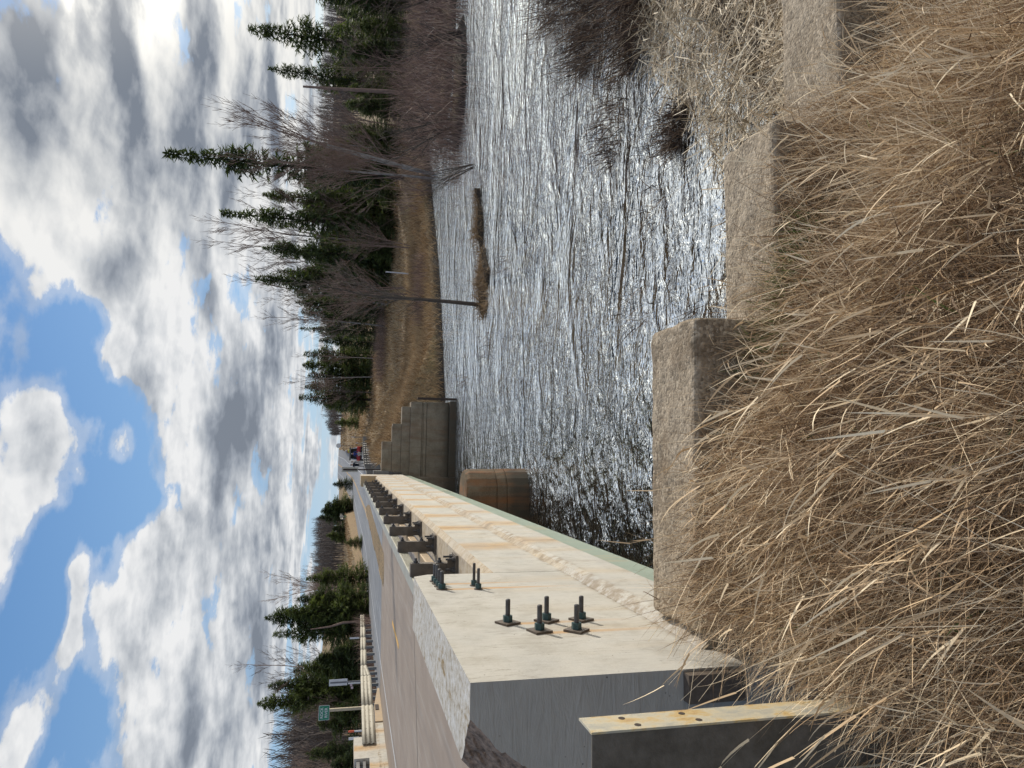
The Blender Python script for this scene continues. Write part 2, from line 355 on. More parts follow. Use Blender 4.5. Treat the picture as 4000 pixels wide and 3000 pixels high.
def mk_parapet():
    """weathered cream concrete; rust washes run down the outer face below each rail post, lichen on the tops"""
    mt, t, b = newmat('weathered_parapet_concrete'); p = t.pos(); x, y, z = t.sep(p)
    geo = t.new('ShaderNodeNewGeometry'); nz = t.sep(geo.outputs['Normal'])[2]
    base = t.ramp(t.noise(p, 2.2, 6, .62), [(.3, (.40, .38, .33)), (.5, (.475, .455, .405)), (.7, (.43, .42, .385))])
    fine = t.noise(t.mapping(p, (9, 26, 3)), 3, 5, .7)
    base = t.mix(t.mr(fine, .52, .72, 0, .4), base, (.26, .22, .165))
    # pits
    v = t.voro(p, 30); base = t.mix(t.math('MULTIPLY', t.mr(v, .08, .14, 1, 0), t.mr(t.noise(p, 7, 2), .5, .62)), base, (.10, .085, .06))
    # rust runs every 1.58 m
    ph = t.math('FRACT', t.math('DIVIDE', t.math('SUBTRACT', y, 6.40-.79), 1.58))
    dd = t.math('ABSOLUTE', t.math('SUBTRACT', t.math('ADD', ph, t.math('MULTIPLY', t.math('SUBTRACT', t.noise(t.mapping(p, (1, 1, 3)), 2.5, 3), .5), .10)), .5))
    wob = t.noise(t.mapping(p, (1, 14, 1.2)), 2.3, 4, .6)
    run = t.mr(dd, .03, .25, 1, 0, True)
    run = t.math('MULTIPLY', run, t.mr(wob, .30, .55, .45, 1))
    on_rail = t.mr(y, 5.0, 5.4, 0, 1); zlow = t.mr(z, -.45, .55, .5, 1)
    run = t.math('MULTIPLY', t.math('MULTIPLY', run, on_rail), zlow)
    base = t.mix(t.math('MULTIPLY', run, .95), base, (.47, .28, .095))
    dark = t.math('MULTIPLY', t.math('MULTIPLY', t.mr(dd, .004, .05, 1, 0, True), t.mr(wob, .44, .60)), on_rail)
    base = t.mix(t.math('MULTIPLY', dark, .95), base, (.17, .085, .035))
    broad = t.mr(t.noise(t.mapping(p, (1, 2.6, .3)), 1.1, 4, .6), .5, .72, 0, .5)
    base = t.mix(t.math('MULTIPLY', broad, t.mr(z, .75, .5, 0, 1)), base, (.45, .33, .18))
    crack = t.mr(t.math('ABSOLUTE', t.math('SUBTRACT', t.noise(t.mapping(p, (1, 3, .45)), 1.3, 7, .6, .3), .5)), 0, .006, 1, 0)
    base = t.mix(t.math('MULTIPLY', crack, .55), base, (.17, .14, .10))
    grime = t.mr(t.noise(p, 5, 7, .7), .50, .66, 0, .38)
    base = t.mix(grime, base, (.27, .235, .18))
    # orange streaks below the bolts of the end block
    for (by, bz0) in ((3.51, .80), (3.31, .68), (4.44, 1.0), (4.62, 1.0), (4.45, .78)):
        q = t.math('ADD', t.math('ABSOLUTE', t.math('SUBTRACT', y, by-.012)), t.math('MULTIPLY', t.math('SUBTRACT', wob, .5), .03))
        st = t.math('MULTIPLY', t.mr(q, .006, .035, 1, 0, True), t.math('MULTIPLY', t.mr(z, bz0-.02, bz0, 1, 0), t.mr(z, bz0-.75, bz0-.02, 0, .75)))
        base = t.mix(st, base, (.50, .27, .085))
    # lichen / white scale on upward faces
    up = t.mr(nz, .35, .75)
    lich = t.ramp(t.noise(p, 26, 6, .75), [(.34, (.16, .125, .08)), (.45, (.36, .32, .26)), (.58, (.48, .47, .45)), (.75, (.60, .60, .60))])
    lich = t.mix(t.mr(t.noise(t.mapping(p, (6, 2, 1)), 2, 4, .7), .60, .70), lich, (.20, .13, .04))
    tanl = t.ramp(t.noise(p, 11, 6, .7), [(.33, (.20, .14, .085)), (.45, (.38, .30, .20)), (.6, (.45, .39, .30)), (.72, (.50, .36, .20))])
    base = t.mix(t.math('MULTIPLY', up, .9), base, t.mix(t.mr(y, 4.9, 5.1), lich, tanl))
    low = t.math('MULTIPLY', t.mr(z, -.06, -.02, 0, 1), t.mr(z, .06, .09, 1, 0))
    base = t.mix(t.math('MULTIPLY', low, t.mr(t.noise(p, 9, 6, .7), .44, .62, 0, .8)), base, (.22, .165, .105))
    base = t.mix(t.mr(t.noise(t.mapping(p, (1, .8, 1.6)), 1.6, 4, .55), .48, .68, 0, .30), base, (.33, .325, .31))
    hgt = t.math('ADD', t.math('MULTIPLY', t.noise(p, 45, 6, .75), .7), t.math('MULTIPLY', t.noise(t.mapping(p, (1, 1, .2)), 35, 3), .5))
    setb(t, b, base, .88, normal=t.bump(hgt, .35, .012)); return mt
MAT['parapet'] = mk_parapet()
def mk_oldconc(name, cols, stain=.6, agg=1.0, rust=0):
    mt, t, b = newmat(name); p = t.pos(); z = t.sep(p)[2]
    c = t.ramp(t.noise(p, 2.5, 6, .65), [(.3, cols[0]), (.5, cols[1]), (.7, cols[2])])
    v = t.new('ShaderNodeTexVoronoi'); t.put(v.inputs['Vector'], p); v.inputs['Scale'].default_value = 70
    cell = t.mr(t.sep(v.outputs['Color'])[0], 0, 1, -.5, .5)
    c = t.mix(t.mr(t.sep(v.outputs['Color'])[0], .55, 1, 0, .75*agg), c, tuple(x*1.45 for x in cols[2]))
    c = t.mix(t.mr(t.sep(v.outputs['Color'])[1], .6, 1, 0, .7*agg), c, tuple(x*.45 for x in cols[0]))
    st = t.noise(t.mapping(p, (3, 3, .5)), 1.6, 5, .65)
    c = t.mix(t.mr(st, .5, .72, 0, stain), c, (.13, .085, .045))
    c = t.mix(t.mr(z, -2.4, -1.5, .75, 0, True), c, (.05, .04, .03))
    if rust: c = t.mix(t.mr(t.noise(t.mapping(p, (2.5, 2.5, .35), loc=(3, 1, 0)), 1.5, 5, .65), .46, .62, 0, rust), c, (.23, .095, .035))
    wl = t.mr(t.math('ADD', z, t.math('MULTIPLY', t.noise(p, 3, 4), .25)), -1.85, -2.05, 0, .6)
    c = t.mix(wl, c, (.045, .04, .028))
    setb(t, b, c, .95, normal=t.bump(t.math('ADD', t.noise(p, 45, 6, .75), t.math('MULTIPLY', v.outputs['Distance'], -.5*agg)), .6, .015)); return mt
MAT['oldtop'] = mk_oldconc('old_pebbled_concrete', [(.215, .165, .11), (.30, .24, .17), (.38, .315, .235)], .75, 1.0)
MAT['abut'] = mk_oldconc('abutment_concrete', [(.135, .11, .078), (.20, .17, .125), (.26, .225, .168)], .7, .3, .2)
MAT['pier'] = mk_oldconc('pier_concrete', [(.085, .06, .036), (.14, .10, .06), (.21, .17, .115)], .97, .3, .8)
MAT['agg'] = simple('broken_aggregate', (.36, .25, .18), (.085, .06, .045), 48, .9, bump=1.0, bscale=50)
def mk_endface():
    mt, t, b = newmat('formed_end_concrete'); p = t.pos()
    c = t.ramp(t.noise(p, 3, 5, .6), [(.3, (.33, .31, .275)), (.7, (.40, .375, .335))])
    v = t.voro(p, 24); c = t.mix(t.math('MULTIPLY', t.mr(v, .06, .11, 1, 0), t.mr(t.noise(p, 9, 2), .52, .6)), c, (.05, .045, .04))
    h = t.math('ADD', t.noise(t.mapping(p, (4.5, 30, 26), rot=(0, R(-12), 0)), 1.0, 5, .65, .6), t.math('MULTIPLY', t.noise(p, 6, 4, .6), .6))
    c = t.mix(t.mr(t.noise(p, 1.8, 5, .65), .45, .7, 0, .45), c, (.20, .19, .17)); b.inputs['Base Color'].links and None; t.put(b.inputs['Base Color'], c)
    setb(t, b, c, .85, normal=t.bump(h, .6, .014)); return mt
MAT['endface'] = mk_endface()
def mk_deckconc():
    mt, t, b = newmat('tan_deck_concrete'); p = t.pos()
    c = t.ramp(t.noise(p, .8, 5, .6), [(.3, (.25, .19, .145)), (.7, (.335, .265, .205))])
    c = t.mix(t.mr(t.noise(t.mapping(p, (2.2, .12, 1)), 2.2, 6, .65), .52, .75, 0, .6), c, (.44, .40, .35))
    c = t.mix(t.mr(t.noise(t.mapping(p, (1.2, .05, 1)), 2.2, 3, .5), .5, .7, 0, .35), c, (.16, .135, .12))
    v = t.noise(p, 90, 4, .8); c = t.mix(t.mr(v, .35, .65, 0, .35), c, (.15, .12, .10))
    setb(t, b, c, .7, normal=t.bump(v, .3, .006)); return mt
MAT['deck'] = mk_deckconc()
def mk_asphalt():
    mt, t, b = newmat('worn_asphalt'); p = t.pos(); x = t.sep(p)[0]
    c = t.ramp(t.noise(p, .5, 5, .6), [(.3, (.145, .15, .16)), (.7, (.20, .205, .215))])
    c = t.mix(t.mr(t.noise(t.mapping(p, (1.6, .035, 1)), 2.0, 6, .6), .5, .72, 0, .55), c, (.34, .35, .37))
    c = t.mix(t.mr(t.noise(t.mapping(p, (3.2, .10, 1)), 2.0, 5, .6), .58, .68, 0, .5), c, (.42, .43, .45))
    setb(t, b, c, .65, normal=t.bump(t.noise(p, 70, 4, .8), .25, .006)); return mt
MAT['asphalt'] = mk_asphalt()
MAT['shoulder'] = simple('shoulder_asphalt', (.23, .23, .235), (.15, .15, .155), 1.5, .85, bump=.3)
MAT['white'] = simple('worn_white_paint', (.78, .78, .77), (.45, .45, .45), 12, .7)
MAT['yellow'] = simple('yellow_paint', (.72, .40, .07), (.55, .32, .09), 9, .7)
MAT['galv'] = simple('galvanised_steel', (.40, .375, .31), (.30, .275, .22), 3, .7, .15, .1, 30)
MAT['galvdark'] = simple('dull_galvanised_steel', (.20, .20, .195), (.12, .12, .12), 4, .6, .2)
MAT['railtop'] = simple('rail_tube_steel', (.34, .335, .28), (.24, .225, .17), 3, .42, .25)
MAT['railtan'] = simple('rusty_tan_rail', (.42, .31, .19), (.34, .27, .19), 3, .5, .2)
MAT['post'] = simple('dark_brown_post_steel', (.145, .118, .092), (.085, .07, .056), 14, .6, .2, .2, 90)
MAT['bolt'] = simple('dark_bolt_steel', (.10, .10, .105), (.055, .05, .05), 40, .5, .5, .4, 160)
MAT['nut'] = simple('teal_green_nut', (.035, .085, .09), (.02, .05, .055), 60, .45, .2)
MAT['plate'] = simple('brown_washer_plate', (.15, .12, .095), (.09, .07, .055), 50, .65, .3)
def mk_green():
    mt, t, b = newmat('pale_green_girder_paint'); p = t.pos()
    c = t.mix(t.mr(t.noise(p, 3, 4, .6), .3, .7), (.185, .235, .18), (.225, .275, .21))
    r = t.math('MULTIPLY', t.mr(t.noise(t.mapping(p, (1, 2.2, .25)), 1.5, 5, .7), .56, .72), .8)
    c = t.mix(r, c, (.42, .26, .10)); setb(t, b, c, .5); return mt
MAT['green'] = mk_green()
def mk_flange():
    mt, t, b = newmat('rusty_cream_flange'); p = t.pos()
    c = t.ramp(t.noise(t.mapping(p, (1, 1, .6)), 14, 6, .7), [(.35, (.36, .35, .30)), (.5, (.50, .45, .33)), (.6, (.50, .36, .16)), (.72, (.36, .22, .10))])
    setb(t, b, c, .55, .15, normal=t.bump(t.noise(p, 60, 4), .2, .004)); return mt
MAT['flange'] = mk_flange()
MAT['web'] = simple('dark_mottled_web', (.15, .13, .105), (.07, .058, .042), 16, .7, .1, .3, 60)  # web darker than the lit flange, its shade put into the colour
MAT['brownsteel'] = simple('dark_rust_steel', (.045, .028, .02), (.03, .02, .016), 8, .8)
MAT['signwhite'] = simple('pale_sign_panel', (.62, .63, .66), (.52, .53, .56), 3, .5)
MAT['signback'] = simple('tan_sign_back', (.44, .42, .36), (.36, .34, .29), 5, .5, .2)
MAT['signgreen'] = simple('green_sign_sheeting', (.006, .20, .11), (.005, .17, .09), 4, .4)
MAT['signgrey'] = simple('grey_stripe', (.14, .145, .17), (.11, .11, .13), 4, .6)
MAT['wood'] = simple('pale_wood_post', (.52, .45, .33), (.38, .32, .23), 9, .8)
MAT['orange'] = simple('orange_red_marker', (.60, .09, .03), (.45, .07, .03), 8, .5)
MAT['pink'] = simple('pinkish_tag', (.50, .40, .45), (.42, .33, .38), 8, .6)
def mk_needles(name, a, b_, c_):
    mt, t, b = newmat(name); p = t.pos()
    at = t.new('ShaderNodeAttribute'); at.attribute_name = 'tint'
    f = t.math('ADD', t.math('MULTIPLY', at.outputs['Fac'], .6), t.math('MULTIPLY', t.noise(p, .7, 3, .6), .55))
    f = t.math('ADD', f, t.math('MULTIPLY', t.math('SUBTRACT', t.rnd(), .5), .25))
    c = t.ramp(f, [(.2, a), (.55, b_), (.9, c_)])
    setb(t, b, c, .75)
    b.inputs['Subsurface Weight'].default_value = 0
    tr = t.new('ShaderNodeBsdfTranslucent'); t.put(tr.inputs['Color'], t.mix(1.0, c, (1.4, 1.5, .8), 'MULTIPLY'))
    mx = t.new('ShaderNodeMixShader'); mx.inputs[0].default_value = .3
    t.l.new(b.outputs[0], mx.inputs[1]); t.l.new(tr.outputs[0], mx.inputs[2]); t.l.new(mx.outputs[0], t.n['Material Output'].inputs['Surface'])
    return mt
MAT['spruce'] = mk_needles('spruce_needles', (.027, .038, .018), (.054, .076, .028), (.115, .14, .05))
MAT['olive'] = mk_needles('cedar_needles', (.050, .062, .024), (.095, .120, .036), (.17, .20, .06))
def mk_straw(name, stops, tr_=.12, rough=.7):
    mt, t, b = newmat(name); p = t.pos()
    at = t.new('ShaderNodeAttribute'); at.attribute_name = 'tint'
    f = t.math('ADD', at.outputs['Fac'], t.math('MULTIPLY', t.math('SUBTRACT', t.noise(p, 1.1, 3, .6), .5), .35))
    c = t.ramp(f, stops); setb(t, b, c, rough)
    tr = t.new('ShaderNodeBsdfTranslucent'); t.put(tr.inputs['Color'], c)
    mx = t.new('ShaderNodeMixShader'); mx.inputs[0].default_value = tr_
    t.l.new(b.outputs[0], mx.inputs[1]); t.l.new(tr.outputs[0], mx.inputs[2]); t.l.new(mx.outputs[0], t.n['Material Output'].inputs['Surface'])
    return mt
MAT['straw'] = mk_straw('dry_straw', [(.0, (.035, .02, .011)), (.25, (.115, .063, .028)), (.5, (.32, .198, .10)), (.72, (.61, .44, .26)), (.92, (.85, .70, .48))])
MAT['bankstraw'] = mk_straw('orange_tan_bank_grass', [(.0, (.10, .06, .03)), (.4, (.30, .19, .09)), (.7, (.42, .285, .145)), (1, (.55, .41, .24))], .15)
MAT['cattail'] = mk_straw('grey_cattail_litter', [(.0, (.07, .042, .022)), (.25, (.24, .165, .09)), (.55, (.49, .38, .24)), (.9, (.80, .68, .49))])
MAT['greengrass'] = mk_straw('fresh_green_grass', [(.0, (.04, .07, .016)), (.9, (.12, .20, .045))], .3)
MAT['twig'] = mk_straw('reddish_twigs', [(.0, (.05, .033, .028)), (.35, (.15, .094, .075)), (.7, (.28, .175, .13)), (1, (.44, .32, .23))], 0, .8)
MAT['darktwig'] = mk_straw('dark_flooded_twigs', [(.0, (.026, .015, .010)), (.45, (.085, .048, .030)), (.75, (.19, .115, .07)), (1, (.38, .26, .15))], 0, .8)
MAT['bark'] = simple('dark_bark', (.085, .065, .05), (.045, .035, .028), 12, .9, bump=.5, bscale=25)
MAT['birch'] = simple('pale_birch_bark', (.34, .31, .28), (.16, .14, .12), 4, .85, bump=.3)
MAT['greybark'] = simple('grey_bare_bark', (.27, .19, .15), (.15, .10, .08), 3, .9)

# ------------------------------------------------------------------ ground, water, road
ground = grid_ground(); tag(ground, 'rolling dry grass ground, river banks and far fields', kind='structure')
wb = MB(); wb.face([(-120, 3.2, WZ), (160, 3.2, WZ), (160, 110, WZ), (-120, 110, WZ)])
water = wb.build('river', MAT['water']); tag(water, 'rippling river reflecting bright cloud', kind='structure')

def strip(name, ys, xl, xr, mt, lift=0., label=None, nx=1):
    b = MB(); k = 0
    for y in ys:
        for j in range(nx+1):
            x = xl(y)+(xr(y)-xl(y))*j/nx; b.v.append((x, y, zroad(x, y)+lift))
    n = nx+1
    for i in range(len(ys)-1):
        for j in range(nx):
            a = i*n+j; b.f.append((a, a+1, a+1+n, a+n)); b.m.append(0)
    o = b.build(name, mt); tag(o, label, kind='structure'); return o
near_ys = list(np.arange(-10, 34.01, 2)); far_ys = list(np.arange(34, 120, 3))+list(np.arange(120, 450, 6))
strip('bridge_roadway', near_ys, lambda y: -11.3 if 0 < y < 30 else -12.0, lambda y: -1.25 if y < 28.6 else er(y), MAT['deck'], 0, 'tan concrete roadway surface', 4)
strip('road', far_ys, lambda y: xc(y)-3.75-1.0, lambda y: xc(y)+3.75+.3, MAT['asphalt'], 0, 'grey asphalt highway beyond the bridge', 4)
strip('road_shoulder_right', far_ys, lambda y: xc(y)+4.05, lambda y: er(y), MAT['shoulder'], -.004, 'paved shoulder on the right of the highway', 1)
strip('road_shoulder_left', far_ys, lambda y: xc(y)-6.4, lambda y: xc(y)-4.75, MAT['shoulder'], -.004, 'paved shoulder on the left of the highway', 1)
allys = list(np.arange(-4, 34, 2))+far_ys
strip('edge_line_left', allys, lambda y: xc(y)-3.82, lambda y: xc(y)-3.70, MAT['white'], .006, 'white edge line on the left')
strip('edge_line_right', [y for y in allys if y >= 29], lambda y: xc(y)+3.68, lambda y: xc(y)+3.80, MAT['white'], .006, 'white edge line on the right')
yb = MB()
def ydash(y0, y1, off=0, w=.11):
    ys = np.linspace(y0, y1, max(2, int((y1-y0)/3)+1))
    for a, b in zip(ys[:-1], ys[1:]):
        xa, xb = xc(a)+off, xc(b)+off
        yb.face([(xa-w/2, a, zroad(xa, a)+.007), (xa+w/2, a, zroad(xa, a)+.007), (xb+w/2, b, zroad(xb, b)+.007), (xb-w/2, b, zroad(xb, b)+.007)])
for k in range(5): ydash(9.9+12.2*k, 13.1+12.2*k, .0, .16)
ydash(70, 345, -.12, .13); ydash(70, 345, .16, .13)
tag(yb.build('centre_line', MAT['yellow']), 'yellow centre line', kind='structure')
jb = MB()
for (ax, ay, bx_, by_) in ((-1.28, 18.57, -11.3, 14.08), (-1.28, 33.2, -11.3, 33.9)):
    jb.face([(bx_, by_, zroad(bx_, by_)+.004), (bx_, by_+.05, zroad(bx_, by_)+.004), (ax, ay+.05, zroad(ax, ay)+.004), (ax, ay, zroad(ax, ay)+.004)])
tag(jb.build('roadway_joint', MAT['post']), 'thin dark joint across the deck', kind='structure')

# ------------------------------------------------------------------ bridge
BR = empty('bridge', (-6, 16, 0), 'low concrete and steel road bridge with cream parapet, brown posts and green girder', 'bridge')
XO = -.857
# end block (near right): profile box with chamfered top-near and far corner
def endblock(x_out, x_in, y0, y1, z0, z1, mats, name='end_block', broken=False):
    b = MB(); c = .06
    # outline in y-z, far top corner cut, lofted across x with small top chamfer
    def loop(x, dz, dyy): return [(x, y0+dyy, z0), (x, y1-dyy, z0), (x, y1-dyy, z1-.10), (x, y1-.07, z1-dz), (x, y0+dyy, z1-dz)]
    s = 1 if x_out > x_in else -1
    b.loft([loop(x_out, .0, 0), loop(x_in+s*.035, 0, 0), loop(x_in, .035, 0)], 0)
    return b
b = endblock(XO, -1.235, 2.65, 4.98, -.45, 1.14, None)
# near face: formed concrete of its own, greyed to put its shade into colour; widen at the road side foot (sloped kerb toe)
blk = b.build('end_block', [MAT['parapet'], MAT['endface']], BR)
me = blk.data
me.update()
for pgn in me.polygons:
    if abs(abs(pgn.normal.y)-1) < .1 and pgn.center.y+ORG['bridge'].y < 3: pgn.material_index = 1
toe = MB().loft([[(-1.235, y, .98), (-1.30, y, .30), (-1.48, y, .18), (-1.48, y, -.4), (-1.2, y, -.4)] for y in (2.652, 4.978)], 0)
toe_o = toe.build('kerb_toe', [MAT['endface']], BR)
# broken corner: bite out of the block, exposed aggregate inside
random.seed(3)
cu = MB(); NU, NV = 34, 18
for layer in (0, 1):
    for i in range(NU+1):
        for j in range(NV+1):
            u = i/NU; v = j/NV
            A_ = Vector((-.875, 2.60, 1.20)).lerp(Vector((-1.60, 2.60, .42)), u); C_ = Vector((-1.30, 2.95, 1.22)).lerp(Vector((-1.72, 2.84, .46)), u)
            q = A_.lerp(C_, v)
            if layer == 0:
                k = .020*vnoise(u*9, v*5, 1.6, 3)+.016*vnoise(u*22, v*12, 2.2, 6)+.008*vnoise(u*60, v*30, 2, 8); q += Vector((.45, .65, .3))*k
            else: q += Vector((-.5, -.75, .45))
            cu.v.append(tuple(q))
st = NV+1; off = (NU+1)*st
for i in range(NU):
    for j in range(NV):
        a = i*st+j; cu.f.append((a, a+st, a+st+1, a+1)); cu.f.append((off+a, off+a+1, off+a+st+1, off+a+st)); cu.m += [0, 0]
for i in range(NU):
    a = i*st; cu.f.append((a, off+a, off+a+st, a+st)); a = i*st+NV; cu.f.append((a, a+st, off+a+st, off+a)); cu.m += [0, 0]
for j in range(NV):
    a = j; cu.f.append((a, a+1, off+a+1, off+a)); a = NU*st+j; cu.f.append((a, off+a, off+a+1, a+1)); cu.m += [0, 0]
cut = cu.build('cutter', MAT['agg'])
bm = None
import bmesh
bm = bmesh.new(); bm.from_mesh(cut.data); bmesh.ops.recalc_face_normals(bm, faces=bm.faces); bm.to_mesh(cut.data); bm.free()
for tgt in (blk, toe_o):
    bm = bmesh.new(); bm.from_mesh(tgt.data); bmesh.ops.recalc_face_normals(bm, faces=bm.faces); bm.to_mesh(tgt.data); bm.free()
    md = tgt.modifiers.new('bite', 'BOOLEAN'); md.object = cut; md.operation = 'DIFFERENCE'; md.solver = 'EXACT'; md.material_mode = 'TRANSFER'
    cut.matrix_world; bpy.context.view_layer.update()
    dg = bpy.context.evaluated_depsgraph_get(); nm = bpy.data.meshes.new_from_object(tgt.evaluated_get(dg)); tgt.modifiers.clear(); tgt.data = nm
bpy.data.objects.remove(cut)
# dark recess plate under the near face
MB().box(XO-.12, XO-.01, 2.60, 2.648, .02, .27).build('bearing_pad', MAT['plate'], BR)

# kerb wall (from end block to far block) with sloping chamfer to the fascia
YB = 26.9
def kerbsec(y, dx=0):
    return [(XO+.05, y, -.33), (XO+.05, y, -.025), (XO+.035, y, .015), (XO+.002, y, .055), (XO, y, .56), (XO-.055, y, .61), (-1.22, y, .61), (-1.255, y, .58), (-1.27, y, -.3), (-1.5, y, -.3), (-1.5, y, -.43)]
def kerb(y0, y1):
    n = max(2, int((y1-y0)/.2)); b = MB(); rr = random.Random(int(y0*10))
    loops = []
    for i in range(n+1):
        y = y0+(y1-y0)*i/n; q = kerbsec(y)
        q = [(x+(rr.uniform(-.0015, .0015) if 1 < j < 5 else 0), yy, z+(rr.uniform(-.003, .002) if j in (2, 3) else 0)) for j, (x, yy, z) in enumerate(q)]
        loops.append(q)
    b.loft(loops, 0); return b
kerb(4.99, 16.34).build('kerb_wall', MAT['parapet'], BR)
kerb(16.365, 25.2).build('kerb_wall', MAT['parapet'], BR)
# fascia under the end block
b = MB().loft([[(XO+.05, y, -.33), (XO+.05, y, -.025), (XO+.035, y, .015), (XO+.003, y, .055), (XO+.003-.3, y, .055), (XO-.3, y, -.43)] for y in np.linspace(2.9, 4.985, 11)], 0)
b.build('fascia', MAT['parapet'], BR)
b = MB().box(-11.9, -1.51, 4.2, 27.3, -.43, -.29); b.build('deck_slab', MAT['abut'], BR)
# far end block on this side
b = endblock(XO, -1.24, 25.22, 26.9, -.43, 1.12, None); fb_o = b.build('end_block', [MAT['parapet']], BR)
# anchor bolts (shaft, nut, square washer) in one mesh per bolt
def boltmesh(x, y, z, L=.105, r=.0125, rn=.026, plate=.05, rot=0.5):
    b = MB(); L *= random.uniform(.93, 1.07)
    if plate:
        c, s_ = math.cos(rot), math.sin(rot)
        q = [(plate*(c*u-s_*v), plate*(s_*u+c*v)) for u, v in ((-1, -1), (1, -1), (1, 1), (-1, 1))]
        b.hexa([(x+.001, y+a, z+e) for a, e in q]+[(x+.011, y+a, z+e) for a, e in q], 2); x0 = x+.011
    else:
        b.tube([(x+.001, y, z), (x+.006, y, z)], rn*1.35, 14, 2); x0 = x+.006
    b.tube([(x0, y, z), (x0+.030, y, z)], rn, 6, 1)
    b.tube([(x0+.030, y, z), (x0+L-.004, y, z), (x0+L, y, z)], [r, r, r*.7], 12, 0)
    return b
BM = [MAT['bolt'], MAT['nut'], MAT['plate']]
for (y, z, ro) in ((3.507, .799, .5), (3.519, .591, .62), (3.511, .406, .5), (3.324, .683, .3), (3.302, .502, .75)):
    boltmesh(XO, y, z, .115, .0125, .025, .047, ro).build('anchor_bolt', BM, blk)
for (y, z) in ((4.441, 1.010), (4.53, 1.013), (4.623, 1.016), (4.715, 1.02)):
    boltmesh(XO, y, z, .115, .0135, .026, 0).build('anchor_bolt', BM, blk)
for (y, z) in ((4.404, .783), (4.522, .79)):
    boltmesh(XO, y, z, .13, .0095, .020, 0).build('anchor_bolt', BM, blk)
# rail posts
post_y = [6.42+1.57*i for i in range(12)]
post_y = [5.30+0*1]+post_y if False else post_y
def railpost(y):
    b = MB(); xr, xl = -1.0, -1.115
    b.box(xl, xr, y-.045, y+.045, .632, 1.03, 0)                       # stem
    b.box(xl-.02, xr+.075, y-.125, y+.125, .612, .634, 0)               # base plate
    b.box(xl+.02, xr+.03, y-.06, y-.046, .634, .70, 0)
    for dz in (.98, .765):
        b.box(xr-.004, xr+.004, y-.035, y+.035, dz-.035, dz+.035, 1)
        b.tube([(xr+.004, y, dz), (xr+.022, y, dz)], .022, 6, 1); b.tube([(xr+.02, y, dz), (xr+.045, y, dz)], .012, 8, 1)
    for (dxx, dyy) in ((.05, -.085), (.05, .085), (-.04+.0, -.085)):
        xx = xr+dxx-.01
        b.tube([(xx, y+dyy, .634), (xx, y+dyy, .662)], .022, 6, 1); b.tube([(xx, y+dyy, .66), (xx, y+dyy, .72)], .010, 8, 1)
    return b
for y in [5.16]+post_y:
    o = railpost(y).build('rail_post', [MAT['post'], MAT['bolt']], BR)
o = MB().box(-1.245, -1.118, 5.0, 25.2, .915, 1.02).build('top_rail', MAT['railtop'], BR); bevel(o, .012)
o = MB().box(-1.225, -1.118, 5.0, 25.2, .705, .80).build('lower_rail', MAT['railtan'], BR); bevel(o, .012)
# girders (green) with bottom flange, splice plates
for gx in (-1.02, -3.6, -6.1, -8.6, -11.1):
    b = MB(); b.box(gx-.008, gx+.008, 4.35, 26.7, -.985, -.44); b.box(gx-.03, gx+.03, 4.35, 26.7, -.45, -.432); b.box(gx-.035, gx+.035, 4.35, 26.7, -1.01, -.985)
    b.box(gx+.009, gx+.02, 15.8, 16.2, -.97, -.47)
    b.build('girder', MAT['green'], BR)
MB().box(-.905, -.872, 4.35, 15.9, -.69, -.332).build('edge_beam', MAT['green'], BR)
MB().box(-.905, -.872, 15.93, 26.6, -.69, -.332).build('edge_beam', MAT['green'], BR)
# pier with rounded nose and capping
def stadium(x0, x1, yc, r, z, k=10):
    L = [(x1+r*math.sin(a), yc-r*math.cos(a), z) for a in np.linspace(0, math.pi, k)]
    L += [(x0-r*math.sin(a), yc+r*math.cos(a), z) for a in np.linspace(0, math.pi, k)]
    return L
b = MB(); b.loft([stadium(-11.6, -.95, 16.0, r, z) for r, z in ((.62, -3.3), (.60, -1.95), (.58, -1.945), (.58, -1.92), (.60, -1.915), (.59, -1.72), (.57, -1.715), (.57, -1.69), (.59, -1.685), (.58, -1.10), (.53, -1.02))], 0)
b.build('pier', MAT['pier'], BR)
# abutments
MB().box(-12.2, -1.0, 4.05, 4.6, -3.4, -1.02).build('abutment', MAT['abut'], BR)
MB().box(-12.2, -.9, 3.95, 4.1, -3.4, -.44).build('backwall', MAT['abut'], BR)
MB().box(-12.2, -.95, 26.55, 27.3, -3.4, -1.02).build('abutment', MAT['abut'], BR)
MB().box(-12.2, -.7, 26.95, 27.4, -1.02, -.44).build('backwall', MAT['abut'], BR)
# far (left) parapet: block at far end, recess with rails, kerb wall
XL = -11.4
b = MB()
b.box(XL-.35, XL, 27.6, 29.6, -.5, .96); b.box(XL-.35, XL, 14, 27.6, -.5, .40); b.box(XL-.33, XL+.002, 29.6, 31.0, -.5, .10)
b.box(XL-.35, XL, 10.5, 12.8, -.5, .96); b.box(XL-.35, XL, 12.8, 14, -.5, .4)
b.box(XL, XL+.02, 22.0, 27.0, -.10, -.06); b.box(XL, XL+.02, 22.0, 27.0, .03, .07)
o = b.build('far_parapet', MAT['parapet'], BR); bevel(o, .03)
MB().loft([[(XL-.33, y, -.4), (XL+.06, y, -.4), (XL+.05, y, zt), (XL-.28, y, zt)] for y, zt in ((31.0, .06), (32.6, .03), (33.0, .02), (35.2, -.20))], 0).build('kerb_ramp', MAT['railtan'], BR)
MB().box(XL+.045, XL+.075, 32.3, 32.95, -.16, .0).build('scupper', MAT['brownsteel'], BR)
for z0, z1 in ((.76, .88), (.54, .64)): MB().box(XL-.20, XL-.08, 12.8, 27.6, z0, z1).build('far_rail', MAT['galvdark'], BR)
for y in np.arange(14.2, 27.5, 1.9): MB().box(XL-.32, XL-.21, y-.05, y+.05, .40, .92).build('far_rail_post', MAT['post'], BR)

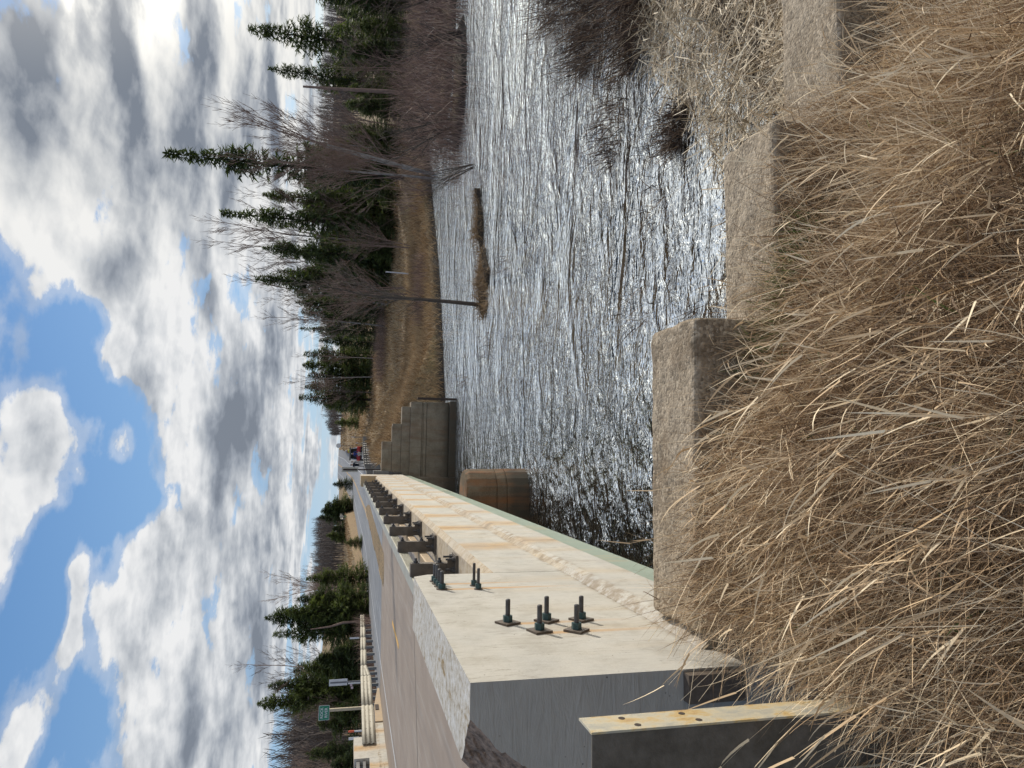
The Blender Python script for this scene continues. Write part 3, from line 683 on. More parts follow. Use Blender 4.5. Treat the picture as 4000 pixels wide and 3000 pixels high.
# ------------------------------------------------------------------ wing walls
def stepped(name, steps, ya, yb, zb, label, mt, topmat=None, slope=0):
    e = empty(name, ((steps[0][0]+steps[-1][1])/2, (ya+yb)/2, zb), label, 'wall')
    for (x0, x1, z) in steps:
        o = MB().box(x0, x1, ya, yb, zb, z).build('wall_block', mt, e); bevel(o, .03, 3)
        sb = o.modifiers.new('s', 'SUBSURF'); sb.subdivision_type = 'SIMPLE'; sb.levels = 5; sb.render_levels = 5
        tt = bpy.data.textures.get('chips') or bpy.data.textures.new('chips', 'CLOUDS'); tt.noise_scale = .12; tt.noise_depth = 4
        dm = o.modifiers.new('d', 'DISPLACE'); dm.texture = tt; dm.strength = .024; dm.mid_level = .5; dm.texture_coords = 'LOCAL'
    return e
stepped('near_wing_wall', [(-.80, .66, .05), (.661, 1.70, -.40), (1.701, 3.1, -.80), (3.101, 3.6, -1.3)], 2.93, 3.42, -3.3, 'pebbled concrete wing wall in descending steps beside the foreground grass', MAT['oldtop'])
e = empty('far_wing_wall', (.6, 27, -3), 'grey stepped concrete wing wall at the far end of the bridge', 'wall')
FWY = 27.0
for (x0, x1, z0, z1, y0) in ((-.76, .40, -.045, .33, FWY+.06), (-.76, 1.09, -.385, -.05, FWY+.03), (-.76, 1.76, -.72, -.39, FWY), (-1.2, 1.95, -1.15, -.72, FWY-.12), (-1.2, 1.95, -1.21, -1.17, FWY-.10), (-1.2, 1.95, -1.33, -1.23, FWY-.12), (-1.2, 1.95, -2.2, -1.35, FWY-.12), (-1.2, 2.0, -3.3, -2.21, FWY-.3)):
    if z1 < -2.15: pass
    o = MB().box(x0, x1, y0, FWY+.5, z0, z1).build('wall_block', MAT['abut'], e); bevel(o, .015, 2)
MB().box(-1.2, 1.93, FWY-.08, FWY+.4, -1.36, -1.14).build('wall_core', MAT['abut'], e)
MB().box(-.75, 1.0, FWY+.1, FWY+.4, -.9, -.03).build('wall_core', MAT['abut'], e)

# steel posts
p = empty('steel_guardrail_post', (-.79, 1.85, -.1), 'tall rusty steel I post with bolt holes beside the near parapet end', 'post')
b = MB()
fx = -.72
b.box(fx-.006, fx, 1.78, 1.882, -.2, .975, 0)
b.box(fx-.158, fx-.152, 1.78, 1.882, -.2, .975, 0)
b.build('flange', MAT['flange'], p)
MB().box(fx-.1525, fx-.0055, 1.784, 1.790, -.2, .972).build('web', MAT['web'], p)
for (y, z) in ((1.805, .835), (1.857, .86), (1.805, .655), (1.857, .68)):
    MB().tube([(fx-.001, y, z), (fx+.0008, y, z)], .0095, 14, 0).build('bolt_hole', MAT['brownsteel'], p)
b = MB().box(2.03, 2.12, 26.75, 26.85, -3.0, -.95); tag(b.build('steel_pile', MAT['brownsteel'], origin=(2.07, 26.8, -3)), 'thin dark rusty steel pile standing at the end of the far wing wall', 'post')
b = MB(); b.tube([(11.7, 45, -2), (11.72, 45, -.4)], .045, 8); tag(b.build('marker_post', MAT['signwhite'], origin=(11.7, 45, -1.9)), 'slim white marker post in the grass before the evergreens', 'post')

# ------------------------------------------------------------------ guardrails
def wprof(n, h):   # corrugated section: list of (offset towards road, z)
    out = []; N_ = n*8
    for i in range(N_+1):
        f = i/N_; out.append((.04*(1-math.cos(2*math.pi*n*f))/2*1.0, -h/2+h*f))
    return out
gl = empty('left_guardrail', (-12, 42, -.3), 'pale galvanised guardrail along the far left road edge, three-wave by the bridge', 'guardrail')
gpath = [(28.7, XL+.02), (37.0, XL-.02), (39.0, XL-.06), (44, -11.75), (52, -12.3), (57.5, -12.9)]
def gx(y): return ip(y, [a for a, _ in gpath], [b_ for _, b_ in gpath])
def gtop(y): return ip(y, [28.7, 32, 37, 45, 57.5], [.64, .60, .55, .40, .16])
def beam(y0, y1, n0, n1, h0, h1, mt, name='rail_beam'):
    b = MB(); loops = []; ys = np.linspace(y0, y1, 8 if n0 != n1 else max(2, int((y1-y0)/1.2)))
    for y in ys:
        f = (y-y0)/(y1-y0); h = h0+(h1-h0)*f
        sec = []
        for i in range(25):
            u = i/24
            a = .045*(1-math.cos(2*math.pi*n0*u))/2; c = .045*(1-math.cos(2*math.pi*n1*u))/2
            sec.append((gx(y)+.03+a*(1-f)+c*f, y, gtop(y)-h+h*u+(.1*f*(h0-h1) if n0 != n1 else 0)*0))
        loops.append(sec)
    b.loft(loops, 0, False, False); o = b.build(name, mt, gl, smooth=True)
    md = o.modifiers.new('sol', 'SOLIDIFY'); md.thickness = .006
beam(28.7, 33.0, 3, 3, .52, .52, MAT['galv']); beam(32.95, 37.3, 3, 3, .52, .51, MAT['galv']); beam(37.25, 39.2, 3, 2, .51, .32, MAT['galv'], 'transition_beam')
for a in range(5): beam(39.15+a*3.8, min(57.5, 39.15+(a+1)*3.8+.05), 2, 2, .32, .32, MAT['galv'])
for y in (28.9, 29.6, 30.3, 31.0, 31.7, 32.4, 34, 35.2, 36.4):
    for dz in (.17, .35): MB().box(gx(y)+.03, gx(y)+.046, y-.02, y+.02, gtop(y)-dz-.015, gtop(y)-dz+.015).build('splice_bolt', MAT['brownsteel'], gl)
for y in list(np.arange(33.4, 39.5, .95))+list(np.arange(40.6, 57.6, 1.9)):
    x = gx(y); g = gz(x-.1, y)
    MB().box(x-.17, x-.03, y-.05, y+.05, g-.3, gtop(y)-.03).build('post', MAT['galvdark'], gl)
gr = empty('right_guardrail', (.1, 45, -.5), 'guardrail seen from behind along the right shoulder in front of the red car', 'guardrail')
def rx(y): return ip(y, [27.2, 40, 50, 62], [-.86, -.72, -.05, 1.08])
def rtop(y): return ip(y, [27.2, 45, 62], [.86, .62, .36])
b = MB(); loops = []
for y in np.linspace(27.2, 60, 20): loops.append([(rx(y)-.05-.045*(1-math.cos(4*math.pi*i/16))/2, y, rtop(y)-.31*(1-i/16)) for i in range(17)])
b.loft(loops, 0, False, False); o = b.build('rail_beam', MAT['galvdark'], gr, smooth=True); md = o.modifiers.new('s', 'SOLIDIFY'); md.thickness = .006
for y in np.arange(27.9, 60, 1.9):
    x = rx(y); MB().box(x-.03, x+.05, y-.03, y+.03, gz(x, y)-.3, rtop(y)-.02).build('post', MAT['galvdark'], gr)
b = MB(); b.box(rx(61)-.08, rx(61)+.12, 60.3, 61.2, -.5, .34); b.box(rx(62)-.1, rx(62)+.25, 61.8, 62.0, -.4, .3); b.tube([(rx(60), 60, .1), (rx(62)+.2, 62, -.5)], .04, 6)
b.build('end_terminal', MAT['galvdark'], gr)
b = MB(); b.box(-1.0, -.72, 26.95, 27.6, .05, .62); b.build('end_shoe', MAT['galvdark'], gr)
wg = empty('distant_guardrail', (-7, 150, 1), 'short pale guardrail far off where the road curves left', 'guardrail')
for i in range(6):
    y = 215-i*9; x = -13.2-i*.55; MB().box(x-.08, x+.08, y-.1, y+.1, gz(x, y)-.2, gz(x, y)+1.1).build('post', MAT['galvdark'], wg)
b = MB(); b.loft([[(x, y, gz(x, y)+.75), (x+.1, y, gz(x, y)+.75), (x+.1, y, gz(x, y)+1.3), (x, y, gz(x, y)+1.3)] for x, y in [(-13.2-i*.55, 215-i*9) for i in range(6)]]); b.build('rail_beam', MAT['galv'], wg)

# ------------------------------------------------------------------ signs
def lift(o): return o
s = empty('river_name_sign', (-13.6, 39, -.6), 'green river name sign on a wooden post behind the left guardrail', 'road sign')
sy, sx0, sx1, sz0, sz1 = 38.95, -14.02, -13.27, 2.04, 2.58
o = MB().box(sx0, sx1, sy, sy+.012, sz0, sz1).build('sign_panel', MAT['signwhite'], s); bevel(o, .03, 3)
o = MB().box(sx0+.022, sx1-.022, sy-.004, sy, sz0+.022, sz1-.022).build('sign_face', MAT['signgreen'], s)
MB().box(-13.62, -13.48, sy+.02, sy+.13, -1.0, 2.35).build('sign_post', MAT['wood'], s)
def text(body, size, loc, mt, parent, name='lettering'):
    cu = bpy.data.curves.new(name, 'FONT'); cu.body = body; cu.size = size; cu.align_x = 'CENTER'; cu.align_y = 'CENTER'; cu.extrude = .001; cu.offset = .004
    o = bpy.data.objects.new(name, cu); COL.objects.link(o); o.rotation_euler = (R(90), 0, 0); o.location = Vector(loc)
    dg = bpy.context.evaluated_depsgraph_get(); me = bpy.data.meshes.new_from_object(o.evaluated_get(dg)); M_ = Matrix.Translation(Vector(loc)-ORG[parent.name]) @ Matrix.Rotation(R(90), 4, 'X'); me.transform(M_)
    n = bpy.data.objects.new(name, me); me.materials.clear(); me.materials.append(mt); COL.objects.link(n); n.parent = parent; bpy.data.objects.remove(o)
    return n
text('ROCK', .20, ((sx0+sx1)/2, sy-.006, 2.42), MAT['signwhite'], s); text('RIVER', .20, ((sx0+sx1)/2, sy-.006, 2.20), MAT['signwhite'], s)
def marker(name, x, y, z0, z1, w, zg, pm, sm, label, stripe=False, cat='marker'):
    e = empty(name, (x, y, zg), label, cat)
    MB().box(x-w/2, x+w/2, y, y+.01, z0, z1).build('sign_panel', pm, e)
    if stripe: MB().box(x-.035, x+.035, y-.025, y-.003, z0+.03, z1-.06).build('stripe', sm, e)
    MB().box(x-.028, x+.028, y+.011, y+.05, zg, z0+.1).build('sign_post', sm, e)
    return e
marker('object_marker', -12.35, 39.6, 1.17, 2.12, .34, -.6, MAT['signwhite'], MAT['signgrey'], 'tall white marker board with grey centre stripe behind the left guardrail', True, 'road sign')
marker('object_marker', -.77, 30.3, 1.15, 1.82, .21, -.3, MAT['signback'], MAT['brownsteel'], 'tall tan marker board with dark centre post at the right far bridge corner', True, 'road sign')
e = marker('delineator', -11.55, 29.9, .75, 1.15, .11, .2, MAT['signwhite'], MAT['galvdark'], 'white delineator panel leaning beside the orange tipped post', cat='road marker')
marker('delineator', -12.75, 40.6, .45, 1.12, .08, -.6, MAT['signwhite'], MAT['galvdark'], 'narrow white delineator next to the grey striped marker board', cat='road marker')
marker('delineator', -12.6, 49.5, .38, 1.0, .11, -.7, MAT['signwhite'], MAT['galvdark'], 'white delineator standing halfway along the left guardrail', cat='road marker')
marker('delineator', -13.3, 60.5, .18, .78, .12, -.9, MAT['signwhite'], MAT['galvdark'], 'white delineator at the far end of the left guardrail', cat='road marker')
marker('delineator', 1.25, 62, 1.05, 1.33, .05, -.6, MAT['signwhite'], MAT['galvdark'], 'thin white delineator above the right guardrail end terminal', cat='road marker')
marker('delineator', .72, 61, .75, .95, .05, -.6, MAT['signwhite'], MAT['galvdark'], 'short white delineator between the red car and the guardrail end', cat='road marker')
e = empty('orange_marker', (-11.5, 30.4, 0), 'round white post with orange red tip behind the left bridge end', 'marker')
MB().tube([(-11.46, 30.4, .2), (-11.46, 30.4, .93)], .035, 10).build('tube_post', MAT['signwhite'], e)
MB().tube([(-11.46, 30.4, .93), (-11.46, 30.4, 1.14), (-11.46, 30.4, 1.17)], [.045, .045, .02], 10).build('orange_tip', MAT['orange'], e)
e = empty('survey_stake', (-12.95, 40.9, 0), 'pair of small pinkish tags on a thin stake behind the left guardrail', 'marker')
b = MB(); b.box(-13.0, -12.88, 40.9, 40.91, .88, 1.0); b.box(-13.15, -13.03, 40.9, 40.91, .83, .95); b.build('tag', MAT['pink'], e)
MB().tube([(-12.95, 40.92, -.5), (-12.95, 40.92, .9)], .012, 5).build('stake', MAT['bark'], e)
e = empty('diamond_sign', (-15.3, 170, .5), 'grey backed diamond warning sign far off left of the road', 'road sign')
b = MB(); b.face([(-15.3-.54, 170, 2.35), (-15.3, 170, 1.81), (-15.3+.54, 170, 2.35), (-15.3, 170, 2.89)]); o = b.build('sign_panel', MAT['signback'], e); md = o.modifiers.new('s', 'SOLIDIFY'); md.thickness = .03
MB().box(-15.55, -15.05, 169.9, 169.95, 1.3, 1.7).build('small_plate', MAT['signgreen'], e)
MB().box(-15.34, -15.26, 170.02, 170.1, -.5, 2.5).build('sign_post', MAT['wood'], e)
zo = gz(1.6, 150); e = empty('round_sign', (1.15, 150, zo), 'distant white round sign at the roadside beyond the red car', 'road sign')
b = MB(); b.tube([(1.15, 150, 3.45), (1.15, 150.02, 3.45)], .5, 20); b.build('sign_panel', MAT['white'], e); MB().box(1.1, 1.2, 150.05, 150.1, zo, 3.3).build('sign_post', MAT['galvdark'], e)

# ------------------------------------------------------------------ vegetation generators
def strips(P, L, th0, kap, phi, w, K=4, tw=None, tint=None, curl=None, taper=1.0):
    """curved ribbon blades. P(n,3) roots; th0 lean from vertical; kap extra bend; phi azimuth of lean; w width"""
    n = len(P); tt = np.linspace(0, 1, K+1); pos = np.zeros((n, K+1, 3)); pos[:, 0] = P
    dphi = curl if curl is not None else np.zeros(n)
    for k in range(1, K+1):
        tm = (tt[k]+tt[k-1])/2; th = th0+kap*tm; ph = phi+dphi*tm
        dr = np.stack([np.sin(th)*np.sin(ph), np.sin(th)*np.cos(ph), np.cos(th)], 1)
        pos[:, k] = pos[:, k-1]+dr*(L/K)[:, None]
    a = phi+(tw if tw is not None else rng.uniform(-1.6, 1.6, n))+math.pi/2
    side = np.stack([np.sin(a), np.cos(a), rng.uniform(-.5, .5, n)], 1); side /= np.linalg.norm(side, axis=1)[:, None]
    wk = w[:, None]*(1-taper*tt[None, :]**2*.92)*.5
    A = pos-side[:, None]*wk[..., None]; B = pos+side[:, None]*wk[..., None]
    V = np.stack([A, B], 2).reshape(-1, 3)
    base = (np.arange(n)*(K+1)*2)[:, None]; k = np.arange(K)[None, :]*2
    F = np.stack([base+k, base+k+1, base+k+3, base+k+2], -1).reshape(-1, 4)
    T = np.repeat(tint if tint is not None else rng.uniform(0, 1, n), (K+1)*2)
    return V, F, T
def join(parts):
    V = []; F = []; T = []; o = 0
    for v, f, t_ in parts: V.append(v); F.append(f+o); T.append(t_); o += len(v)
    return np.concatenate(V), np.concatenate(F), np.concatenate(T)
U = rng.uniform
def roots(n, x0, x1, y0, y1, keep=None, dz=0, zmin=None):
    out = []; 
    while len(out) < n:
        x = random.uniform(x0, x1); y = random.uniform(y0, y1)
        if keep and not keep(x, y): continue
        z = gz(x, y)
        if zmin is not None and z < zmin: continue
        out.append((x, y, z+dz))
    return np.array(out)

def spruce(seed, H=10., Rb=1.9, bare=.06, full=1.0, leafw=.115, top_p=.8):
    r = random.Random(seed); rn = np.random.default_rng(seed)
    P = []; L = []; TH = []; PH = []; Wd = []; TI = []; wood = MB()
    wood.tube([(0, 0, -.6), (r.uniform(-.05, .05), r.uniform(-.05, .05), H*.5), (0, 0, H*.97)], [H*.013, H*.008, .01], 6, 0)
    z = H*bare
    while z < H*.995:
        t_ = (z/H-bare)/(1-bare); Rz = Rb*((1-t_)**top_p)*(min(1, .55+t_*3.0))+.06
        nb_ = r.randint(5, 8) if Rz > .4 else 4
        a0 = r.uniform(0, 6.28)
        lob = 1+.25*math.sin(z*2.1+seed)
        for j in range(nb_):
            if r.random() < .08: continue
            a = a0+6.283*j/nb_+r.uniform(-.35, .35); bl = Rz*r.uniform(.55, 1.12)*lob
            droop = r.uniform(-.05, .25)-.25*t_
            shade = r.uniform(0, 1)
            ns = max(5, int(bl*26*full))
            if bl > .8: wood.tube([(0, 0, z), (math.sin(a)*bl*.9, math.cos(a)*bl*.9, z-bl*droop*.9)], [.018, .006], 3, 0, False)
            for q in range(ns):
                f = (q+r.random())/ns; f = f**.75
                px = math.sin(a)*bl*f; py = math.cos(a)*bl*f; pz = z-bl*f*droop+.12*bl*f*f
                sd_ = r.choice((-1, 1)); pa = a+sd_*r.uniform(.2, 1.1)
                P.append((px, py, pz)); L.append(r.uniform(.25, .55)*(.6+.4*min(1, bl/1.2))); TH.append(r.uniform(1.0, 2.3)); PH.append(pa); Wd.append(leafw*r.uniform(.6, 1.3))
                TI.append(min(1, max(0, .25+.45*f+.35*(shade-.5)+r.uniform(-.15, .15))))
        z += max(.07, .20*(1-t_*.55))*r.uniform(.8, 1.3)*(H/10)
    # leader
    for k in range(8): P.append((0, 0, H*.95)); L.append(.55*H/10); TH.append(r.uniform(0, .25)); PH.append(r.uniform(0, 6)); Wd.append(.05); TI.append(.5)
    P = np.array(P); n = len(P)
    return strips(P, np.array(L), np.array(TH), rn.uniform(-.4, .5, n), np.array(PH), np.array(Wd), 2, rn.uniform(-1.2, 1.2, n), np.array(TI)), wood

def baretree(seed, H=9., trunk_r=.09, split=.35, up=.75, levels=5, kid=(2, 4), nst=1, lean=0., spread=1.0, twig=True, trunkn=1):
    r = random.Random(seed); segs = []; wood = MB()
    def grow(p, d_, L, rad, lv):
        rad = max(rad, .008); n = 3 if lv < 2 else 2; pts = [p.copy()]; rr = [rad]
        for i in range(n):
            d_ = (d_+Vector((r.uniform(-1, 1), r.uniform(-1, 1), r.uniform(-.3, .5)))*.13*(1 if lv else .35)).normalized()
            d_.z += .05*lv*up; d_.normalize()
            pts.append(pts[-1]+d_*L/n); rr.append(rad*(1-.45*(i+1)/n))
        wood.tube(pts, rr, 6 if lv == 0 else (4 if lv < 3 else 3), 0, False)
        if lv >= levels: return
        m_ = r.randint(*kid)+(3 if lv == 0 else 0)
        for k in range(m_):
            f = r.uniform(split if lv == 0 else .25, 1); idx = f*n; i0 = min(n-1, int(idx)); q = pts[i0].lerp(pts[i0+1], idx-i0)
            a = r.uniform(0, 6.283); tilt = r.uniform(.35, .95)*spread
            side = Vector((math.cos(a), math.sin(a), 0)); side = (side-d_*side.dot(d_)).normalized()
            nd = (d_*math.cos(tilt)+side*math.sin(tilt)).normalized(); nd.z = nd.z*.7+.3*up; nd.normalize()
            grow(q, nd, L*r.uniform(.38, .62)*(1.15-f*.4), rad*(1-.55*f)*r.uniform(.35, .6), lv+1)
        grow(pts[-1], d_, L*.5, rad*.5, lv+1)
    for k in range(trunkn):
        a = r.uniform(0, 6.28); d0 = Vector((math.cos(a)*.16*(trunkn > 1)+lean, math.sin(a)*.16*(trunkn > 1), 1)).normalized()
        grow(Vector((math.cos(a)*.1*(trunkn > 1), math.sin(a)*.1*(trunkn > 1), -.3)), d0, H*.62, trunk_r*r.uniform(.8, 1.1), 0)
    return wood

def make_spruce(kind, seed, mt, **kw):
    (V, F, T), wood = spruce(seed, **kw)
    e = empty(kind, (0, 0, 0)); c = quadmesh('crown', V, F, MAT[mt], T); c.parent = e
    w_ = wood.build('trunk', MAT['bark'], e); return e, [c, w_]
def make_bare(kind, seed, mt, twigmt=None, **kw):
    wood = baretree(seed, **kw); e = empty(kind, (0, 0, 0))
    # first stem piece(s) = trunk, the rest = crown
    nv = 24; k = kw.get('trunkn', 1)
    tr = MB(); cr = MB(); 
    # split faces by radius proxy: faces belonging to 6-sided tubes are trunk
    for f in wood.f: pass
    tr.v = wood.v; cr.v = wood.v
    tr6 = []
    # tubes were appended in order; find 6-sided loops by vertex gaps
    used6 = wood_six(wood)
    tr.f = [f for f, s6 in zip(wood.f, used6) if s6]; tr.m = [0]*len(tr.f); cr.f = [f for f, s6 in zip(wood.f, used6) if not s6]; cr.m = [0]*len(cr.f)
    def compact(mb):
        ids = sorted({i for f in mb.f for i in f}); mp = {a: b for b, a in enumerate(ids)}
        o = MB(); o.v = [mb.v[i] for i in ids]; o.f = [tuple(mp[i] for i in f) for f in mb.f]; o.m = [0]*len(o.f); return o
    a = compact(tr).build('trunk', MAT[mt], e); b_ = compact(cr).build('crown', MAT[twigmt or mt], e)
    return e, [b_, a]
def wood_six(w_):
    # a quad (a,b,b+n,a+n) reveals its ring size n
    return [(f[3]-f[0]) == 6 for f in w_.f]

def place(proto, x, y, ztip, Hp, label, cat, group, rs=1.0, rot=None, first=[set()], tilt=0, zb=None, h=None):
    e, ch = proto
    if e.name in first[0]:
        o = copy_tree(e, None, ch)
    else: o = e; first[0].add(e.name)
    z = zb if zb is not None else gz(x, y)
    h = h or (ztip-z); s_ = h/Hp
    o.location = (x, y, z); o.scale = (s_*rs, s_*rs, s_); o.rotation_euler = (tilt*random.uniform(-1, 1), tilt*random.uniform(-1, 1), random.uniform(0, 6.28) if rot is None else rot)
    tag(o, label, cat, group); return o

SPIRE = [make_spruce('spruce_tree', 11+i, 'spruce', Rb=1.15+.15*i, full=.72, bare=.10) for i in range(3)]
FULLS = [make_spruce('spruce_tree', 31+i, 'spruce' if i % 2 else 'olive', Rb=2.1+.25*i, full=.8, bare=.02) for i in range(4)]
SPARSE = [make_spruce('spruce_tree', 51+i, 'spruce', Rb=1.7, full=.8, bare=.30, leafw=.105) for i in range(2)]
# individually visible spruces: (x, y, tip z, proto, radius scale, label)
IND = [
 (20.2, 50.0, 14.6, SPIRE[1], .88, 'tallest spruce, a dark spire rising above all others on the right'),
 (33.1, 55.0, 10.5, SPARSE[0], .95, 'tall see-through spruce, second highest on the far right skyline'),
 (31.1, 57.0, 9.0, SPARSE[1], .75, 'thin see-through spruce just left of the far right tall spruce'),
 (33.5, 49.0, 7.4, SPARSE[0], 1.2, 'ragged spruce cut by the right edge of the upright view'),
 (18.3, 56.0, 11.9, SPIRE[0], .95, 'slim spruce spire rising out of a bare birch crown'),
 (14.7, 62.0, 10.0, FULLS[1], .8, 'broad spruce with pointed top in the middle of the tree belt'),
 (16.9, 60.0, 9.2, FULLS[3], .7, 'bushy spruce tucked right of the broad pointed spruce'),
 (12.8, 75.0, 6.9, SPIRE[2], .8, 'narrow dark spruce spire above the grassy river bank'),
 (12.4, 80.0, 5.2, FULLS[1], .95, 'dense low spruce beside the narrow spire at the gap in the trees'),
 (12.9, 96.0, 7.8, FULLS[0], 1.3, 'first spruce of the rounded grove right of the road, river side'),
 (11.9, 100.0, 8.2, FULLS[2], 1.2, 'second spruce of the rounded grove right of the road'),
 (10.3, 98.0, 7.3, FULLS[1], 1.3, 'middle spruce of the rounded grove behind bare birches'),
 (9.2, 104.0, 8.0, FULLS[3], 1.1, 'tall spruce near the road end of the rounded grove'),
 (7.5, 102.0, 8.6, SPIRE[2], 1.6, 'pointed spruce closest to the road in the rounded grove'),
 (6.9, 108.0, 5.4, FULLS[2], 1.3, 'low outermost spruce of the rounded grove, nearest the red car'),
 (6.0, 150.0, 4.4, FULLS[0], 1.6, 'single dark round spruce on the tan hillside right of the road'),
 (16.5, 66.0, 8.6, FULLS[1], .7, 'spruce behind the bank marker post, left of the broad spruce'),
 (14.1, 68.0, 7.0, FULLS[3], .8, 'stocky spruce behind the lone alder on the river islet'),
 (20.8, 58.0, 9.2, FULLS[2], .65, 'dark spruce hidden behind the tallest spire'),
 (23.5, 60.0, 7.3, SPIRE[0], 1.0, 'short spruce peeking right of the tallest spire'),
]
for (x, y, zt, pr, rs, lb) in IND: place(pr, x, y, zt, 10., lb, 'spruce', 'spruces along the right bank', rs)
BACK = [(46.5,70.0,4.7),(38.8,60.0,4.0),(41.5,67.0,4.8),(35.4,59.0,3.5),(40.2,69.0,4.5),(34.7,61.0,4.1),(31.3,58.0,3.9),(35.0,69.0,3.4),(31.1,66.0,3.3),(29.9,67.0,4.2),(28.8,67.0,6.6),(26.3,64.0,5.4),(26.2,67.0,6.5),(24.6,65.0,6.3),(20.7,59.0,6.1),(22.2,66.0,7.1),(19.6,64.0,5.4),(17.8,64.0,6.8),(20.3,76.0,6.2),(19.4,78.0,7.5),(16.3,75.0,7.4),(14.6,75.0,6.9)]
FRONT = [(33.6,50.0,2.9),(30.9,49.0,2.6),(29.6,50.0,2.9),(27.6,52.0,2.6),(25.4,50.0,2.6),(23.9,52.0,2.5),(22.0,51.0,1.9),(20.0,53.0,2.0),(18.0,55.0,1.6),(16.4,57.0,1.6),(37.0,54.0,3.0),(15.6,60.0,1.5)]
GR = 'evergreens massed along the right bank'
for i, (x, y, zt) in enumerate(BACK): place(FULLS[i % 4], x, y, zt, 10., 'dark evergreen in the dense belt beyond the river thicket', 'spruce', GR, 1.15)
for i, (x, y, zt) in enumerate(FRONT): place(FULLS[(i*3+1) % 4], x, y, zt, 10., 'low full evergreen at the front foot of the dense belt', 'spruce', 'low evergreens at the front of the belt', 1.5)
LEFT = [(-10.9,63.0,4.7,1.1,'round evergreen at the road end of the left grove'),(-12.0,60.0,5.2,1.0,'second evergreen from the road in the left grove'),(-12.8,59.0,6.1,.9,'evergreen with bare twigs over its top in the left grove'),(-13.4,60.0,7.6,.8,'tall evergreen above the first white delineator, left grove'),(-14.7,60.0,6.9,.8,'ragged evergreen left of the tall one, left grove'),(-19.3,62.0,7.3,.8,'pointed evergreen above the striped marker board'),(-20.3,61.0,8.0,.75,'tallest evergreen of the left grove, over the river name sign'),(-26.5,66.0,4.3,.7,'small evergreen over the bridge end beneath the bare hill'),(-28.5,70.0,4.0,.7,'small evergreen at the left frame side beneath the bare hill'),(-15.7,70.0,6.0,1.2,'broad back evergreen in the middle of the left grove'),(-19.3,66.0,5.6,1.2,'broad back evergreen right of the pointed one'),(-22.1,69.0,4.6,1.2,'back evergreen left of the river name sign'),(-17.4,60.0,4.4,1.5,'bushy bright green evergreen low in the left grove'),(-16.0,57.0,3.4,1.6,'bushy low evergreen behind the middle of the guardrail'),(-21.0,58.0,3.2,1.6,'bushy low evergreen behind the marker board')]
for i, (x, y, zt, rs, lb) in enumerate(LEFT): place(FULLS[i % 4], x, y, zt, 10., lb, 'evergreen', 'evergreens behind the left guardrail', rs*1.25)
for i, (x, y, zt) in enumerate([(-24.2,55,2.4),(-27.0,56,2.2),(-19.0,54,2.2),(-14.8,55,2.0),(-30,58,2.2),(-22.6,54,2.0)]):
    place(FULLS[(i+2) % 4], x, y, zt, 10., 'low evergreen undergrowth behind the left guardrail', 'evergreen', 'evergreen undergrowth behind the left guardrail', 1.8)
for i, (x, y, zt) in enumerate([(-8.9,195.,5.2),(-13.4,180.,6.6),(-14.8,182.,7.4),(-16.1,193.,8.0),(-17.3,191.,8.3),(-15.9,200.,6.0),(-18.1,170.,4.5),(-20.8,180.,6.0),(-23.0,191.,5.0),(-17.5,210,7.2)]):
    place(FULLS[(i+1) % 4], x-.0, y, zt, 10., 'distant evergreen in the clump where the road bends away', 'evergreen', 'distant evergreens beyond the road bend', 2.0)
place(FULLS[0], -10.7-.9, 92, 1.45, 10., 'small dark green bush alone on the tan slope left of the road', 'bush', None, 2.4)

